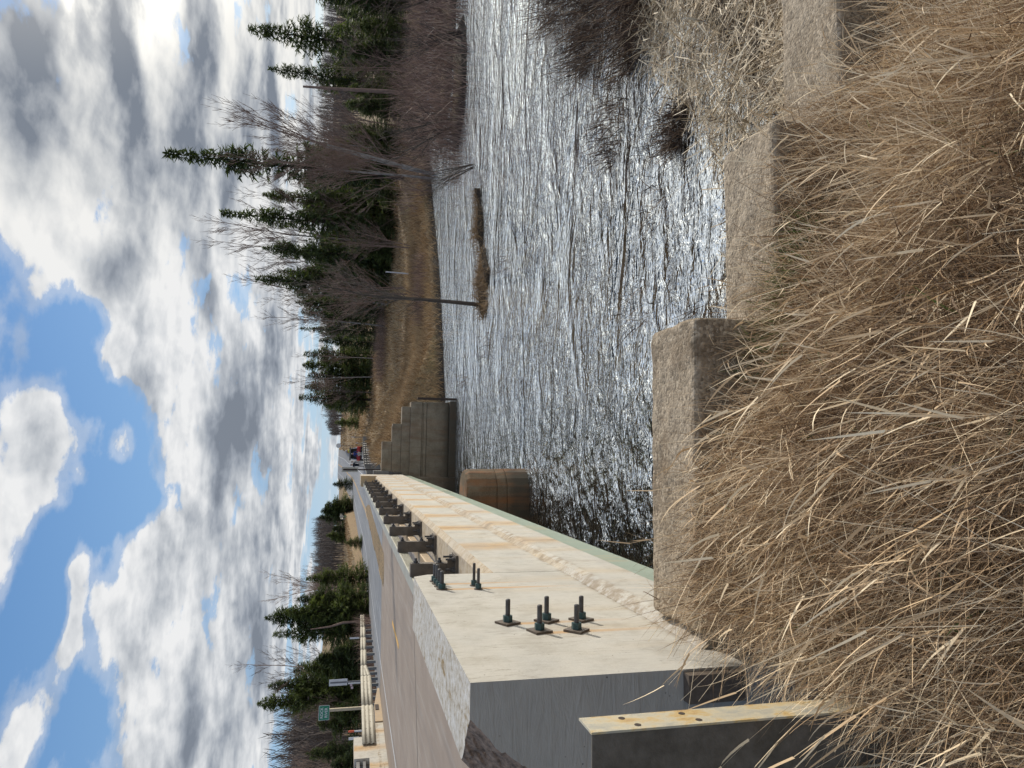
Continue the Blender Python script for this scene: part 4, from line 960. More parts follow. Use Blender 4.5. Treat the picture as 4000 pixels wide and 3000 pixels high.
BIRCH = [make_bare('birch_tree', 101+i, 'birch', 'greybark', H=9., trunk_r=.075, split=.35, levels=4, kid=(3, 5), trunkn=(3 if i == 0 else 1), spread=.8) for i in range(3)]
GREY = [make_bare('bare_tree', 121+i, 'greybark', None, H=9., trunk_r=.06, split=.2, levels=4, kid=(3, 4), trunkn=1+i, spread=.9) for i in range(3)]
for i, (x, y, zt, pr, rs, lb) in enumerate([
 (14.9, 36.5, 7.0, BIRCH[0], .95, 'multi stemmed leafless birch leaning right at the water edge'),
 (15.4, 38.0, 4.3, BIRCH[1], .6, 'thin pale leafless birch left of the leaning clump'),
 (18.2, 60.0, 12.0, BIRCH[1], .9, 'high leafless crown left of the tallest spruce'),
 (17.3, 64.0, 12.3, BIRCH[2], .9, 'leafless crown wrapped round the slim spruce spire'),
 (14.0, 66.0, 10.2, BIRCH[1], 1.1, 'wide leafless crown above the broad spruce'),
 (12.6, 70.0, 8.7, BIRCH[2], 1.1, 'fine leafless crown left of the broad spruce'),
 (19.6, 58.0, 9.6, GREY[0], 1.0, 'grey leafless tree between the two highest spires'),
 (10.0, 94.0, 8.4, BIRCH[1], .8, 'white stemmed birch in front of the rounded grove'),
 (12.2, 92.0, 7.2, BIRCH[2], .8, 'pale birch at the right edge of the rounded grove'),
 (8.2, 98.0, 7.0, GREY[1], .9, 'grey bare tree in front of the rounded grove'),
 (-18.6, 63.0, 8.6, BIRCH[2], 1.0, 'white trunked bare birch over the left grove'),
 (-13.9, 74.0, 8.2, GREY[0], 1.0, 'bare tree crown right behind the tall left evergreen'),
 (-12.4, 72.0, 7.6, GREY[1], .9, 'spreading bare crown at the road end of the left grove'),
 (-19.6, 57.5, 4.2, BIRCH[1], .8, 'slim pale trunked tree right of the river name sign'),
 (-27.5, 66.0, 5.6, GREY[2], 1.0, 'grey bare tree left of the small evergreens'),
 (29.0, 60.0, 6.4, GREY[0], 1.0, 'bare tree right of the dead snag'),
 (25.0, 56.0, 7.2, BIRCH[0], .9, 'arching bare tree left of the dead snag'),
 (10.3, 45.0, 3.6, GREY[2], 1.25, 'pale bushy bare tree behind the lone alder'),
 (11.6, 48.0, 4.2, GREY[1], 1.2, 'grey bushy bare tree right of the lone alder'),
 (13.2, 44.0, 2.8, GREY[2], 1.0, 'low leaning bare tree left of the leaning birch clump'),
 (20.5, 47.0, 4.0, GREY[1], 1.1, 'bare tree behind the right end of the leaning birch clump'),
 (26.5, 46.0, 3.2, GREY[2], 1.3, 'wide bare tree rising from the thicket by the snag'),
 (31.5, 45.0, 3.4, GREY[0], 1.3, 'bare tree at the far right rising from the thicket'),
]): place(pr, x, y, zt, 8.4, lb, 'bare tree', 'leafless trees', rs, tilt=.06)
place(make_bare('bare_tree', 141, 'bark', None, H=9., trunk_r=.15, split=.28, levels=4, kid=(2, 4), spread=.9), 4.75, 21.6, 2.4, 7.9, 'lone dark alder growing on the islet in the river', 'bare tree', None, 1.0, zb=-2.45)
sn = MB(); sn.tube([(24.2, 45, -2.5), (24.05, 45, 0), (23.85, 45.1, 3), (23.7, 45.1, 5.3)], [.17, .15, .11, .07], 8)
for k in range(9): z = 1.5+k*.42; a = k*2.4; sn.tube([(23.9, 45.05, z), (23.9+.35*math.cos(a), 45.05+.35*math.sin(a), z+.06)], [.02, .006], 4)
tag(sn.build('dead_snag', MAT['greybark'], origin=(24.2, 45, -2.3)), 'bare dead trunk without crown standing between the right spruces', 'dead tree')
sn = MB(); sn.tube([(-13.3, 57.2, 0.2), (-13.35, 57.2, 1.5), (-13.6, 57.2, 2.4), (-13.75, 57.2, 3.9)], [.10, .10, .08, .03], 7)
tag(sn.build('dead_tree', MAT['greybark'], origin=(-13.3, 57.2, -.6)), 'curved grey dead trunk in front of the left grove', 'dead tree')

# far leafless woods (masses)
def wood_mass(name, pts, hs, label, seed=1, mt='greybark', wdt=.10):
    r = np.random.default_rng(seed); parts = []
    P = np.array(pts); n = len(P); H = np.array(hs)
    parts.append(strips(P, H, r.uniform(0, .06, n), r.uniform(-.05, .1, n), r.uniform(0, 6, n), np.full(n, wdt*1.6), 3, r.uniform(-1.5, 1.5, n), r.uniform(.3, .9, n)))
    for k in range(26):
        f = r.uniform(.25, 1, n); Q = P.copy(); Q[:, 2] += H*f
        parts.append(strips(Q, H*(1.12-f)*r.uniform(.3, .6, n)+.35, r.uniform(.2, .8, n), r.uniform(-.4, 0, n), r.uniform(0, 6.28, n), np.full(n, wdt*.75), 2, r.uniform(-1.5, 1.5, n), r.uniform(.1, 1, n)))
    V, F, T = join(parts); o = quadmesh(name, V, F, MAT[mt], T); return tag(o, label, 'woodland', kind='stuff')
MAT['farwood'] = mk_straw('far_leafless_wood', [(.0, (.055, .045, .042)), (.5, (.105, .085, .08)), (.9, (.17, .145, .125))], 0, .9)
pts = []; hs = []
for _ in range(900):
    y = random.uniform(215, 330); a = R(random.uniform(-13.5, -5.2)); x = y*math.tan(a); g = gz(x, y)
    if x > xc(y)-12: continue
    pts.append((x, y, g)); hs.append(random.uniform(6, 9)*(1 if y < 260 else 1.2))
wood_mass('far_wood', pts, hs, 'grey leafless wood behind the tan field left of the road', 3, 'farwood')
pts = []; hs = []
for _ in range(500):
    y = random.uniform(260, 400); a = R(random.uniform(-.6, 4.6)); x = y*math.tan(a); g = gz(x, y)
    if x < xc(y)+14: continue
    pts.append((x, y, g)); hs.append(random.uniform(5, 9)*min(1, .35+.65*math.degrees(a)/3))
wood_mass('far_wood', pts, hs, 'leafless trees on the skyline right of the road crest', 4, 'farwood')
pts = []; hs = []
for _ in range(2300):
    y = random.uniform(88, 460); a = R(random.uniform(-31, -17)); x = y*math.tan(a); g = gz(x, y)
    pts.append((x, y, g)); hs.append(random.uniform(8, 12))
for _ in range(1300):
    y = random.uniform(110, 400); a = R(random.uniform(9, 34)); x = y*math.tan(a); g = gz(x, y)
    pts.append((x, y, g)); hs.append(random.uniform(6, 9))
wood_mass('hill_forest', pts, hs, 'reddish grey leafless forest covering the hills behind the evergreens', 5, 'farwood', .14)

# thickets, bank grass
keepT = lambda x, y: y > nb(x)+4 and math.exp(-((x-24)/9)**2-((y-36)/8)**2)+math.exp(-((x-15.5)/3.5)**2-((y-27.5)/2.0)**2) > .33*(1+.5*vnoise(x, y, .5, 9))
P = roots(3000, 11, 36, 24, 48, keepT, -.05, -2.95); n = len(P)
hv = np.array([max(.35, .8+.75*vnoise(a, b_, .33, 13)+.35*vnoise(a, b_, 1.1, 14)) for a, b_ in P[:, :2]])
A = strips(P, U(.8, 2.7, n)*hv, U(0, .6, n), U(-.2, .6, n), U(0, 6.28, n), U(.02, .042, n), 3, None, U(.1, 1, n))
Q = P[rng.integers(0, n, 11000)]+np.stack([U(-.5, .5, 11000), U(-.5, .5, 11000), U(.1, 1.5, 11000)], 1); n = 11000
B_ = strips(Q, U(.3, .9, n), U(.1, 1.0, n), U(-.3, .4, n), U(0, 6.28, n), U(.014, .03, n), 2, None, U(.1, 1, n))
V, F, T = join([A, B_]); tag(quadmesh('willow_thicket', V, F, MAT['twig'], T), 'reddish brown leafless willow thicket along the far right shore', 'thicket', kind='stuff')
def bushmass(name, cx, cy, rx_, ry_, n, h, mt, label, zmin=-2.5):
    P = roots(n, cx-rx_, cx+rx_, cy-ry_, cy+ry_, lambda x, y: ((x-cx)/rx_)**2+((y-cy)/ry_)**2 < 1, 0, zmin)
    A = strips(P, U(.4*h, h, n), U(0, .6, n), U(-.2, .5, n), U(0, 6.28, n), U(.012, .03, n), 3, None, U(.1, 1, n))
    V, F, T = A; return tag(quadmesh(name, V, F, MAT[mt], T), label, 'bush', kind='stuff')
bushmass('brush', 8.6, 36.0, 2.0, 1.6, 900, 1.0, 'twig', 'purple brown leafless brush low on the far grassy bank')
bushmass('brush', 12.6, 27.0, 2.6, 1.9, 900, 1.4, 'twig', 'reddish shallow brush standing in the water behind the islet', -9)
bushmass('brush', 11.6, 72, 4.5, 7, 2600, 1.6, 'twig', 'rusty red brush along the foot of the evergreens')
bushmass('brush', -15.5, 52, 3.6, 6, 2400, 1.6, 'twig', 'dark leafless brush behind the left guardrail', -9)
def bank_grass():
    parts = []
    for (nn, x0, x1, y0, y1, l0, l1, w0, w1) in ((30000, -.5, 16, 27.5, 46, .2, .62, .012, .032), (14000, 0, 24, 44, 90, .3, .7, .03, .06), (5000, -1, 14, 88, 160, .4, .8, .06, .10), (4000, -16, -12.3, 28, 60, .1, .3, .02, .04), (5000, -26, -14.5, 58, 190, .3, .6, .05, .1), (9000, 0, 40, 110, 330, .4, 1.0, .10, .25), (4000, -60, -16, 100, 240, .4, .9, .10, .22)):
        def kp(x, y):
            if y < fb(x)-.1: return False
            if xc(y)-6.9 < x < er(y)+.1 and y > 28: return False
            return True
        P = roots(nn, x0, x1, y0, y1, kp, -.03, -2.46); n = len(P)
        tn = np.clip(.5+.22*np.array([vnoise(a, b_, .35, 7)+vnoise(a, b_, 1.3, 8) for a, b_ in P[:, :2]])+U(-.4, .4, n), 0, 1)
        parts.append(strips(P, U(l0, l1, n), U(.1, .9, n), U(0, .8, n), U(0, 6.28, n), U(w0, w1, n), 2, None, tn))
    # islet and drift litter
    P = roots(3200, 3.8, 9.2, 19.5, 25.5, None, 0, -2.47); n = len(P)
    parts.append(strips(P, U(.08, .42, n), U(.4, 1.6, n), U(0, .6, n), U(0, 6.28, n), U(.008, .02, n), 2, None, U(0, .5, n)))
    V, F, T = join(parts); return tag(quadmesh('bank_grass', V, F, MAT['bankstraw'], T), 'dry brown grass covering the far river bank and road slopes', 'grass', kind='stuff')
bank_grass()

# flooded dark shrubs and litter on the near right
def flooded(name, cx, cy, rr, n, h, label, lean=(-1, .3), seed=0):
    r = np.random.default_rng(seed); rad = rr*np.sqrt(r.uniform(0, 1, n)); a = r.uniform(0, 6.28, n)
    P = np.stack([cx+rad*np.cos(a), cy+rad*np.sin(a)*.8, np.full(n, WZ-.05)], 1)
    ph = np.arctan2(lean[0]+r.normal(0, .8, n), lean[1]+r.normal(0, .8, n))
    A = strips(P, r.uniform(.3*h, h, n), r.uniform(.2, 1.1, n), r.uniform(0, .9, n), ph, r.uniform(.007, .017, n), 4, None, r.uniform(0, 1, n)**2.0)
    m_ = int(n*1.6); idx = r.integers(0, n, m_); V0 = A[0].reshape(n, 5, 2, 3)[:, :, 0]; lv = r.integers(1, 5, m_)
    Q = V0[idx, lv]
    B_ = strips(Q, r.uniform(.12, .4, m_), r.uniform(.3, 1.5, m_), r.uniform(-.3, .5, m_), ph[idx]+r.normal(0, .8, m_), r.uniform(.005, .011, m_), 2, None, r.uniform(0, 1, m_)**1.6)
    V, F, T = join([A, B_]); return tag(quadmesh(name, V, F, MAT['darktwig'], T, origin=(cx, cy, WZ)), label, 'shrub', 'flooded shrubs in the river')
flooded('flooded_shrub', 8.3, 11.2, 1.35, 1350, 1.1, 'largest dark tangled shrub standing in the water on the right', (-1, .2), 1)
flooded('flooded_shrub', 6.8, 9.3, .95, 1050, .85, 'dark flooded shrub against the cattail litter', (-1, .2), 2)
flooded('flooded_shrub', 10.3, 13.4, 1.2, 650, 1.2, 'reddish dark flooded shrub farthest out on the right', (-1, .6), 3)
flooded('flooded_shrub', 5.5, 10.3, .75, 300, .65, 'thin half drowned shrub at the tip of the shrub row', (-1, .0), 4)
flooded('flooded_shrub', 4.35, 8.0, .34, 420, .42, 'small grassy clump alone in the water near the walls', (-1, .3), 5)
flooded('flooded_shrub', 7.6, 9.0, .8, 650, .85, 'dark flooded shrub at the right beside the litter edge', (-1, .3), 7)
for i, (x, y, lb) in enumerate([(3.6, 8.6, 'few dark twigs poking from the water before the small clump'), (2.2, 9.2, 'sparse twigs in the river left of the small clump'), (5.2, 18.0, 'twigs in the current in front of the islet'), (3.3, 20.5, 'twigs trailing off the left tip of the islet'), (2.6, 24.5, 'faint twigs by the far bank near the wing wall'), (1.6, 7.6, 'thin twigs in the water off the pebbled wall')]):
    o = flooded('water_twigs', x, y, .45, 34, .55, lb, (-1, .2), 20+i); o['group'] = 'twigs poking from the river'
for i, (x, y, z0, a, L_, lb) in enumerate([(14, 27.5, -2.4, -.9, 3.4, 'dark bare shrub leaning left over the water by the birch'), (17.5, 27, -2.4, -.7, 3.2, 'dark leaning shrub right of the islet litter'), (10.5, 24, -2.45, -.8, 2.2, 'spindly shrub leaning over the islet'), (21, 29, -2.4, -.6, 3.4, 'leaning dark stems at the far right shore')]):
    w_ = baretree(200+i, H=4., trunk_r=.05, split=.1, levels=3, kid=(2, 4), trunkn=4, lean=a*.6, spread=1.0)
    o = w_.build('leaning_shrub', MAT['bark']); o.location = (x, y, z0); s_ = L_/4; o.scale = (s_, s_, s_); tag(o, lb, 'shrub', 'leaning shrubs at the right shore')

def litter():
    kp = lambda x, y: y > 3.44 and x > .72+max(0, 3.6-y) and y < nb(x)+.9+.35*vnoise(x, y, 2.2, 1)-max(0, 2.0-x)*.3
    P = roots(24000, .8, 9.5, 3.45, 9.6, kp, 0); n = len(P); zt = np.maximum(P[:, 2], WZ+.0)
    P[:, 2] = zt+np.abs(rng.normal(0, .10, n))
    A = strips(P, U(.12, .42, n), U(1.15, 1.85, n), U(-.15, .15, n), U(0, 6.28, n), U(.007, .018, n), 2, None, np.clip(U(.0, 1.0, n), 0, 1), taper=.2)
    P2 = roots(1500, 1.0, 9, 3.5, 9, kp, 0); m_ = len(P2); P2[:, 2] = np.maximum(P2[:, 2], WZ)
    B_ = strips(P2, U(.3, .9, m_), U(.3, 1.3, m_), U(0, .7, m_), U(0, 6.28, m_), U(.005, .012, m_), 4, None, U(.3, 1, m_))
    V, F, T = join([A, B_]); return tag(quadmesh('cattail_litter', V, F, MAT['cattail'], T), 'greyish mat of broken cattail stalks between wing walls and water', 'reeds', kind='stuff')
litter()
cb = MB(); 
for k in range(16):
    x = random.uniform(2.6, 6.5); y = random.uniform(4.6, nb(x)+.3); z = max(gz(x, y), WZ)+.22
    dx_, dy_ = random.uniform(-.05, .05), random.uniform(-.05, .05)
    h = MB(); h.tube([(x-dx_*3, y-dy_*3, z-.25), (x, y, z)], .004, 4, 1); h.tube([(x, y, z), (x+dx_*.3, y+dy_*.3, z+.03), (x+dx_, y+dy_, z+.09), (x+dx_*1.2, y+dy_*1.2, z+.11)], [.008, .017, .015, .004], 7, 0)
    o = h.build('cattail_head', [MAT['wood'], MAT['cattail']], origin=(x, y, z-.2)); tag(o, 'fluffy tan cattail head above the reed litter', 'cattail', 'cattail heads in the reed litter')

# foreground dry grass
def fg():
    parts = []
    def zone(n, ymin=.9, ymax=2.88, x0=-.72, x1=3.4):
        kp = lambda x, y: not (x < -.66 and y > 1.74)
        return roots(n, x0, x1, ymin, ymax, kp, -.02)
    def tn(P, a, b_):
        v = np.array([vnoise(x, y, 2.3, 11) for x, y in P[:, :2]]); return np.clip(U(a, b_, len(P))+.13*v, 0, 1)
    # matted thatch
    P = zone(60000, .8); n = len(P); P[:, 2] += np.abs(rng.normal(0, .07, n))
    parts.append(strips(P, U(.08, .26, n), U(.5, 1.6, n), U(-.3, .5, n), U(0, 6.28, n), U(.0018, .0042, n), 2, None, tn(P, .08, .66)))
    # stems with a combed lean; clumps share a direction
    def comb(P, s=1.): return np.array([-.7+2.0*vnoise(x, y, .9, 21)+.4*vnoise(x, y, 3., 5) for x, y in P[:, :2]])
    P = zone(26000, .85); n = len(P)
    sc = np.interp(P[:, 1], [.8, 1.3, 2.0, 2.5, 2.9], [.55, .8, .95, .6, .45])
    parts.append(strips(P, U(.22, .52, n)*sc, U(.2, 1.3, n), U(-.25, .3, n), comb(P)+rng.normal(0, .85, n), U(.0014, .0032, n)*np.interp(P[:, 1], [.8, 1.4, 2.], [.65, .85, 1.]), 5, None, tn(P, .2, 1.0), U(-.5, .5, n)))
    # broad dry leaves, curled
    P = zone(4200, .85); n = len(P); P[:, 2] += U(0, .22, n); sc = np.interp(P[:, 1], [.8, 1.3, 2.0, 2.5, 2.9], [.6, .85, .95, .6, .45])
    parts.append(strips(P, U(.12, .32, n)*sc, U(.3, 1.4, n), U(-.3, .5, n), comb(P)+rng.normal(0, .9, n), U(.0028, .0058, n)*np.interp(P[:, 1], [.8, 1.4, 2.], [.6, .8, 1.]), 6, None, tn(P, .35, 1.0), U(-.9, .9, n)))
    P = zone(13000, .9); n = len(P); P[:, 2] += np.abs(rng.normal(.06, .06, n))
    parts.append(strips(P, U(.16, .46, n), U(.8, 1.6, n), U(-.15, .15, n), comb(P)+rng.normal(0, 1.0, n), U(.0016, .0034, n)*np.interp(P[:, 1], [.8, 1.4, 2.], [.65, .85, 1.]), 3, None, tn(P, .35, 1.0), taper=.4))
    P = zone(1800, 1.2); n = len(P); P[:, 2] += U(.05, .3, n)
    parts.append(strips(P, U(.06, .18, n), U(.3, 1.4, n), U(.3, 1.8, n), U(0, 6.28, n), U(.0025, .006, n), 6, None, tn(P, .15, .75), U(-2, 2, n)))
    # tall pale stalks with leaf flags
    for _ in range(300):
        x = random.uniform(-.6, 2.6); y = random.uniform(1.05, 2.85); z = gz(x, y); L_ = random.uniform(.42, .72)*ip(y, [1, 2, 2.9], [.62, 1, .6]); th = random.uniform(.05, .7); k_ = random.uniform(0, .5); ph = -.7+2*vnoise(x, y, .9, 21)+random.gauss(0, .6)
        p0 = np.array([[x, y, z]]); A = strips(p0, np.array([L_]), np.array([th]), np.array([k_]), np.array([ph]), np.array([.0042*ip(y, [1, 1.6], [.65, 1])]), 6, None, np.array([random.uniform(.65, 1)]), taper=.5); parts.append(A)
        cs = A[0].reshape(7, 2, 3)[:, 0]
        for q in range(2, 7):
            m_ = 1; parts.append(strips(cs[q:q+1], np.array([random.uniform(.07, .18)]), np.array([th+random.uniform(.1, .6)]), np.array([random.uniform(-.2, .7)]), np.array([ph+random.gauss(0, .7)]), np.array([random.uniform(.005, .009)]), 4, None, np.array([random.uniform(.6, 1)])))
    # overhanging tuft leaning over the end block and the wing wall tops
    P = roots(700, -.62, 2.7, 2.45, 2.9, None, 0); n = len(P)
    parts.append(strips(P, U(.2, .5, n), U(.0, .5, n), U(.0, 1.2, n), rng.normal(-.3, .9, n), U(.0022, .0045, n), 6, None, tn(P, .15, .85), U(-1, 1, n)))
    P = roots(1000, -.72, -.05, 1.95, 2.85, None, 0); n = len(P)
    parts.append(strips(P, U(.12, .38, n), U(.1, .9, n), U(.0, .8, n), rng.normal(-.4, 1.1, n), U(.002, .0045, n), 6, None, tn(P, .3, 1.), U(-1.2, 1.2, n)))
    V, F, T = join(parts); return tag(quadmesh('foreground_grass', V, F, MAT['straw'], T), 'tangled dry straw coloured grass filling the foreground', 'grass', kind='stuff')
fg()
P = roots(520, .35, 1.15, 2.66, 2.92, None, .05); n = len(P)
V, F, T = join([strips(P, U(.10, .24, n), U(.0, .8, n), U(0, .8, n), U(0, 6.28, n), U(.003, .006, n), 3), (lambda Q: strips(Q, U(.05, .2, 260), U(0, .9, 260), U(0, .8, 260), U(0, 6.28, 260), U(.004, .009, 260), 3))(roots(260, -.6, 3, 1.0, 2.9, None, 0.05))])
tag(quadmesh('green_grass', V, F, MAT['greengrass'], T), 'small patch of fresh green grass against the pebbled wall', 'grass', kind='stuff')

# ------------------------------------------------------------------ red car with raised tailgate
MAT['carred'] = simple('dark_red_car_paint', (.42, .010, .018), (.34, .008, .014), 3, .3, .1)
MAT['black'] = simple('black_trim', (.012, .012, .013), (.02, .02, .02), 6, .5)
MAT['glass'] = simple('dark_car_glass', (.015, .03, .032), (.02, .035, .038), 2, .12)
MAT['tail'] = simple('red_tail_lamp', (.75, .05, .03), (.6, .03, .02), 9, .3)
MAT['silver'] = simple('light_silver_trim', (.55, .56, .60), (.45, .46, .50), 4, .35, .3)
def car(cx, cy, zg):
    e = empty('parked_car', (cx, cy, zg), 'dark red car parked on the right shoulder with its rear hatch raised', 'car')
    def sec(y, w0, w1, zb, zs, zt):   # half widths at sill and roof
        return [(cx-w0, y, zg+zb), (cx+w0, y, zg+zb), (cx+w0*1.01, y, zg+(zb+zs)/2), (cx+w0, y, zg+zs), (cx+w1, y, zg+zt-.05), (cx+w1-.12, y, zg+zt), (cx-w1+.12, y, zg+zt), (cx-w1, y, zg+zt-.05), (cx-w0, y, zg+zs), (cx-w0*1.01, y, zg+(zb+zs)/2)]
    b = MB(); b.loft([sec(cy+.06, .88, .60, .42, .98, 1.0), sec(cy+.12, .93, .62, .36, 1.0, 1.02), sec(cy+.9, .95, .64, .32, 1.02, 1.04), sec(cy+2.6, .95, .64, .30, 1.0, 1.02), sec(cy+3.6, .93, .7, .30, .98, 1.0), sec(cy+4.5, .88, .6, .36, .78, .80), sec(cy+4.7, .8, .5, .45, .62, .64)])
    bevel(b.build('body', MAT['carred'], e, smooth=True), .02)
    b = MB(); b.loft([sec(cy+.45, .86, .66, 1.0, 1.05, 1.70), sec(cy+1.2, .86, .68, 1.0, 1.05, 1.76), sec(cy+2.4, .86, .66, 1.0, 1.05, 1.74), sec(cy+3.4, .84, .60, .98, 1.0, 1.06)]); b.build('cabin', MAT['glass'], e)
    MB().box(cx-.62, cx+.62, cy+.42, cy+2.3, zg+1.74, zg+1.79).build('roof', MAT['carred'], e)
    MB().box(cx-.68, cx+.68, cy+.40, cy+.44, zg+.95, zg+1.66).build('boot_opening', MAT['black'], e)
    for s_ in (-1, 1):
        MB().loft([[(cx+s_*.86, cy+.30, zg+1.0), (cx+s_*.72, cy+.30, zg+1.0), (cx+s_*.72, cy+.36, zg+1.0), (cx+s_*.86, cy+.36, zg+1.0)], [(cx+s_*.70, cy+.40, zg+1.68), (cx+s_*.60, cy+.40, zg+1.68), (cx+s_*.60, cy+.46, zg+1.68), (cx+s_*.70, cy+.46, zg+1.68)]]).build('rear_pillar', MAT['silver'], e)  # pale pillars, the reflection on them put into the colour
        MB().box(cx+s_*.74, cx+s_*.92, cy+.02, cy+.12, zg+.70, zg+.98).build('tail_light', MAT['tail'], e)
        for yy in (cy+.85, cy+3.75):
            w_ = empty('w', (cx, cy, zg)) if False else None
            o = MB().tube([(cx+s_*.72, yy, zg+.34), (cx+s_*.95, yy, zg+.34)], .34, 20).build('wheel', MAT['black'], e)
            MB().tube([(cx+s_*.951, yy, zg+.34), (cx+s_*.96, yy, zg+.34)], .2, 12).build('rim', MAT['silver'], o)
    MB().box(cx-.9, cx+.9, cy-.04, cy+.08, zg+.36, zg+.56).build('bumper', MAT['black'], e)
    MB().box(cx-.26, cx+.26, cy+.0, cy+.03, zg+.66, zg+.80).build('number_plate', MAT['signwhite'], e)
    MB().loft([[(cx-.80, cy+.45, zg+1.74), (cx+.80, cy+.45, zg+1.74), (cx+.80, cy+.45, zg+1.82), (cx-.80, cy+.45, zg+1.82)], [(cx-.86, cy-.45, zg+1.86), (cx+.86, cy-.45, zg+1.86), (cx+.86, cy-.45, zg+1.95), (cx-.86, cy-.45, zg+1.95)], [(cx-.70, cy-.75, zg+1.72), (cx+.70, cy-.75, zg+1.72), (cx+.70, cy-.78, zg+1.80), (cx-.70, cy-.78, zg+1.80)]]).build('raised_hatch', MAT['black'], e)
    MB().loft([[(cx-.62, cy+.2, zg+1.75), (cx+.62, cy+.2, zg+1.75), (cx+.62, cy+.2, zg+1.765), (cx-.62, cy+.2, zg+1.765)], [(cx-.66, cy-.42, zg+1.84), (cx+.66, cy-.42, zg+1.84), (cx+.66, cy-.42, zg+1.855), (cx-.66, cy-.42, zg+1.855)]]).build('hatch_glass', MAT['glass'], e)
    return e
CY = 92.0; car(-.30, CY, zr(CY)-.0)

# ------------------------------------------------------------------ people
for k_, c_ in dict(skin=(.42, .22, .15), blue=(.03, .05, .22), khaki=(.52, .49, .44), navy=(.012, .014, .025), lime=(.50, .62, .08), hat=(.72, .74, .76), orangec=(.70, .22, .06), hair=(.05, .035, .025), greyhair=(.45, .40, .38), boot=(.03, .025, .02)).items():
    MAT['c_'+k_] = simple('cloth_'+k_ if k_ not in ('skin', 'hair', 'greyhair') else k_, c_, tuple(x*.8 for x in c_), 20, .85)
def person(loc, face, H, label, shirt, pants, arm=((.30, 0, 1.15), (.33, .05, .92)), stride=0., lean=0., sleeves=True):
    """skinned figure; face = heading (0 looks towards +y)"""
    k = H/1.75
    V = []; Eg = []; Rd = []
    def add(p, r, parent=None):
        V.append(Vector(p)*k); Rd.append(r*k); i = len(V)-1
        if parent is not None: Eg.append((parent, i))
        return i
    pel = add((0, 0, .95), .135); bel = add((0, lean*.3, 1.08), .125, pel); ch = add((0, lean*.6, 1.28), .15, bel); nk0 = add((0, lean, 1.42), .085, ch); nk = add((0, lean*1.1, 1.48), .052, nk0)
    hd = add((0, lean*1.2+.005, 1.57), .082, nk); tp = add((0, lean*1.2+.005, 1.68), .078, hd); add((0, lean*1.2+.09, 1.60), .014, hd)
    for s_ in (-1, 1): add((s_*.085, lean*1.2, 1.60), .016, hd)
    for s_ in (-1, 1):
        hp = add((s_*.095, 0, .88), .095, pel); kn = add((s_*.11, .03+s_*stride*.5, .50), .062, hp); an = add((s_*.115, s_*stride-.02, .10), .040, kn); hl = add((s_*.118, s_*stride+.03, .05), .042, an); add((s_*.13, s_*stride+.15, .035), .032, hl)
        sh = add((s_*.185, lean*.9, 1.40), .062, nk0)
        (ex, ey, ez), (wx_, wy_, wz_) = arm if s_ > 0 else ((arm[0][0], -arm[0][1], arm[0][2]), (arm[1][0], arm[1][1], arm[1][2]))
        el_ = add((s_*ex, ey, ez), .042, sh); wr = add((s_*wx_, wy_, wz_), .028, el_); pm_ = add((s_*(wx_+.005), wy_+.02, wz_-.07), .030, wr)
        for f in range(4): add((s_*(wx_-.02+.0), wy_-.015+.022*f, wz_-.165-.012*(1-abs(f-1.5))), .009, pm_)
        add((s_*(wx_-.035), wy_+.07, wz_-.10), .010, pm_)
    me = bpy.data.meshes.new('person'); me.from_pydata(V, Eg, []); o = bpy.data.objects.new('person', me); COL.objects.link(o)
    sk = o.modifiers.new('skin', 'SKIN'); sk.use_smooth_shade = True
    for i, r_ in enumerate(Rd): me.skin_vertices[0].data[i].radius = (r_, r_)
    me.skin_vertices[0].data[0].use_root = True
    sb = o.modifiers.new('sub', 'SUBSURF'); sb.levels = 1; sb.render_levels = 1
    bpy.context.view_layer.update(); dg = bpy.context.evaluated_depsgraph_get(); nm = bpy.data.meshes.new_from_object(o.evaluated_get(dg)); o.modifiers.clear(); o.data = nm
    nm.materials.clear()
    for mt in ('c_skin', shirt, pants, 'c_boot'): nm.materials.append(MAT[mt])
    for f in nm.polygons:
        z = f.center.z/k; x_ = abs(f.center.x)/k
        f.material_index = 0 if z > 1.465 else (3 if z < .10 else (2 if (z < .98 and x_ < .235) else (0 if (z < arm[1][2]+.01 and x_ > .22) else 1)))
    o.location = loc; o.rotation_euler = (0, 0, -face); ORG[o.name] = Vector((0, 0, 0)); tag(o, label, 'person')
    return o, k
def cap(o, k, name, mt, z0=1.60, r=.098, brim=0, lean=0.):
    b = MB(); loops = []
    for i in range(7):
        a = i/6*math.pi/2*.98; rr = r*math.cos(a); loops.append([(rr*math.cos(u)*k*.92, (lean*1.2+.0+rr*math.sin(u))*k, (z0+r*1.25*math.sin(a))*k) for u in np.linspace(0, 2*math.pi, 12, endpoint=False)])
    b.loft(loops)
    if brim: b.box(-.08*k, .08*k, .07*k, (.07+brim)*k, z0*k, (z0+.015)*k)
    c = b.build(name, mt, o, smooth=True); return c
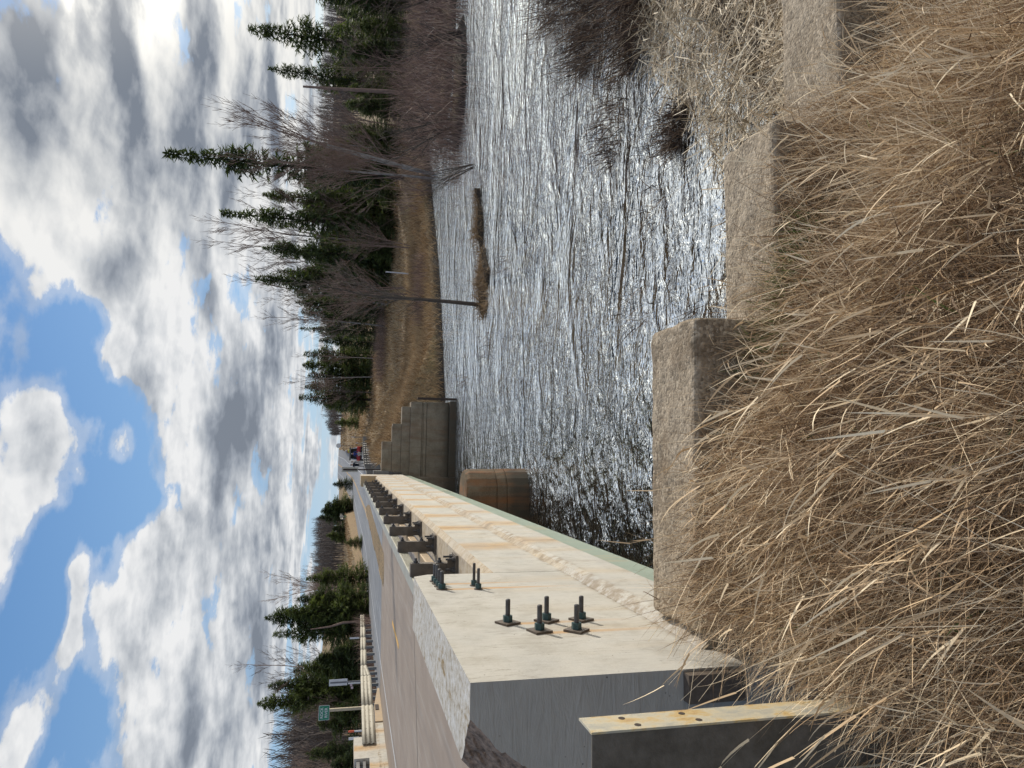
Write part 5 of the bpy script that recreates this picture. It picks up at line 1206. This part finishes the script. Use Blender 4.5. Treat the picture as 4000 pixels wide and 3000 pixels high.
def vest(o, k, name, mt, z0=1.0, z1=1.43):
    b = MB(); b.loft([[((.165 if z < 1.2 else .19)*c*k, .125*s_*k, z*k) for c, s_ in ((math.cos(a), math.sin(a)) for a in np.linspace(0, 2*math.pi, 14, endpoint=False))] for z in (z0, 1.2, z1-.05, z1)]); b.build(name, mt, o, smooth=True)
o, k = person((-.30, 89.6, zr(89.6)), 0, 1.72, 'person in a blue shirt and pale trousers standing behind the red car', 'c_blue', 'c_khaki'); cap(o, k, 'hair', MAT['c_greyhair'], 1.62, .095)
o, k = person((-1.62, 86, zr(86)), 3.3, 1.80, 'person in a dark vest and cap walking on the shoulder left of the car', 'c_navy', 'c_navy', stride=.16); cap(o, k, 'cap', MAT['c_navy'], 1.64, .1, .09); vest(o, k, 'vest', MAT['c_navy'])
o, k = person((-1.30, 88.4, zr(88.4)), 1.2, 1.70, 'person in pale clothes half hidden at the left rear corner of the car', 'c_khaki', 'c_khaki', stride=.1); cap(o, k, 'hair', MAT['c_hair'], 1.62, .096)
o, k = person((.05, 104, max(0.03, gz(.05, 104))), 2.6, 1.80, 'person in a white hard hat and lime hi-vis vest beyond the red car', 'c_orangec', 'c_navy', lean=-.06); cap(o, k, 'hard_hat', MAT['c_hat'], 1.63, .13, .05); vest(o, k, 'hi_vis_vest', MAT['c_lime'])

# labels of look-alikes: tell them apart by their order across the view
ORD = ['', 'second ', 'third ', 'fourth ', 'fifth ', 'sixth ', 'seventh ', 'eighth ', 'ninth ', 'tenth ', 'eleventh ', 'twelfth ', 'thirteenth ', 'fourteenth ', 'fifteenth ', 'sixteenth ', 'seventeenth ', 'eighteenth ', 'nineteenth ', 'twentieth ', 'twenty first ', 'twenty second ', 'twenty third ', 'twenty fourth ']
for lab, tail, sgn in (('dark evergreen in the dense belt beyond the river thicket', 'from the right', -1), ('low full evergreen at the front foot of the dense belt', 'from the right', -1), ('distant evergreen in the clump where the road bends away', 'from the left', 1), ('low evergreen undergrowth behind the left guardrail', 'from the left', 1), ('fluffy tan cattail head above the reed litter', 'from the left', 1)):
    L = sorted([o for o in COL.objects if o.get('label') == lab], key=lambda o: sgn*math.atan2(o.location.x, o.location.y))
    for i, o in enumerate(L): o['label'] = lab + ', ' + ((ORD[i]+tail) if i else tail.replace('from the ', '')+'most')
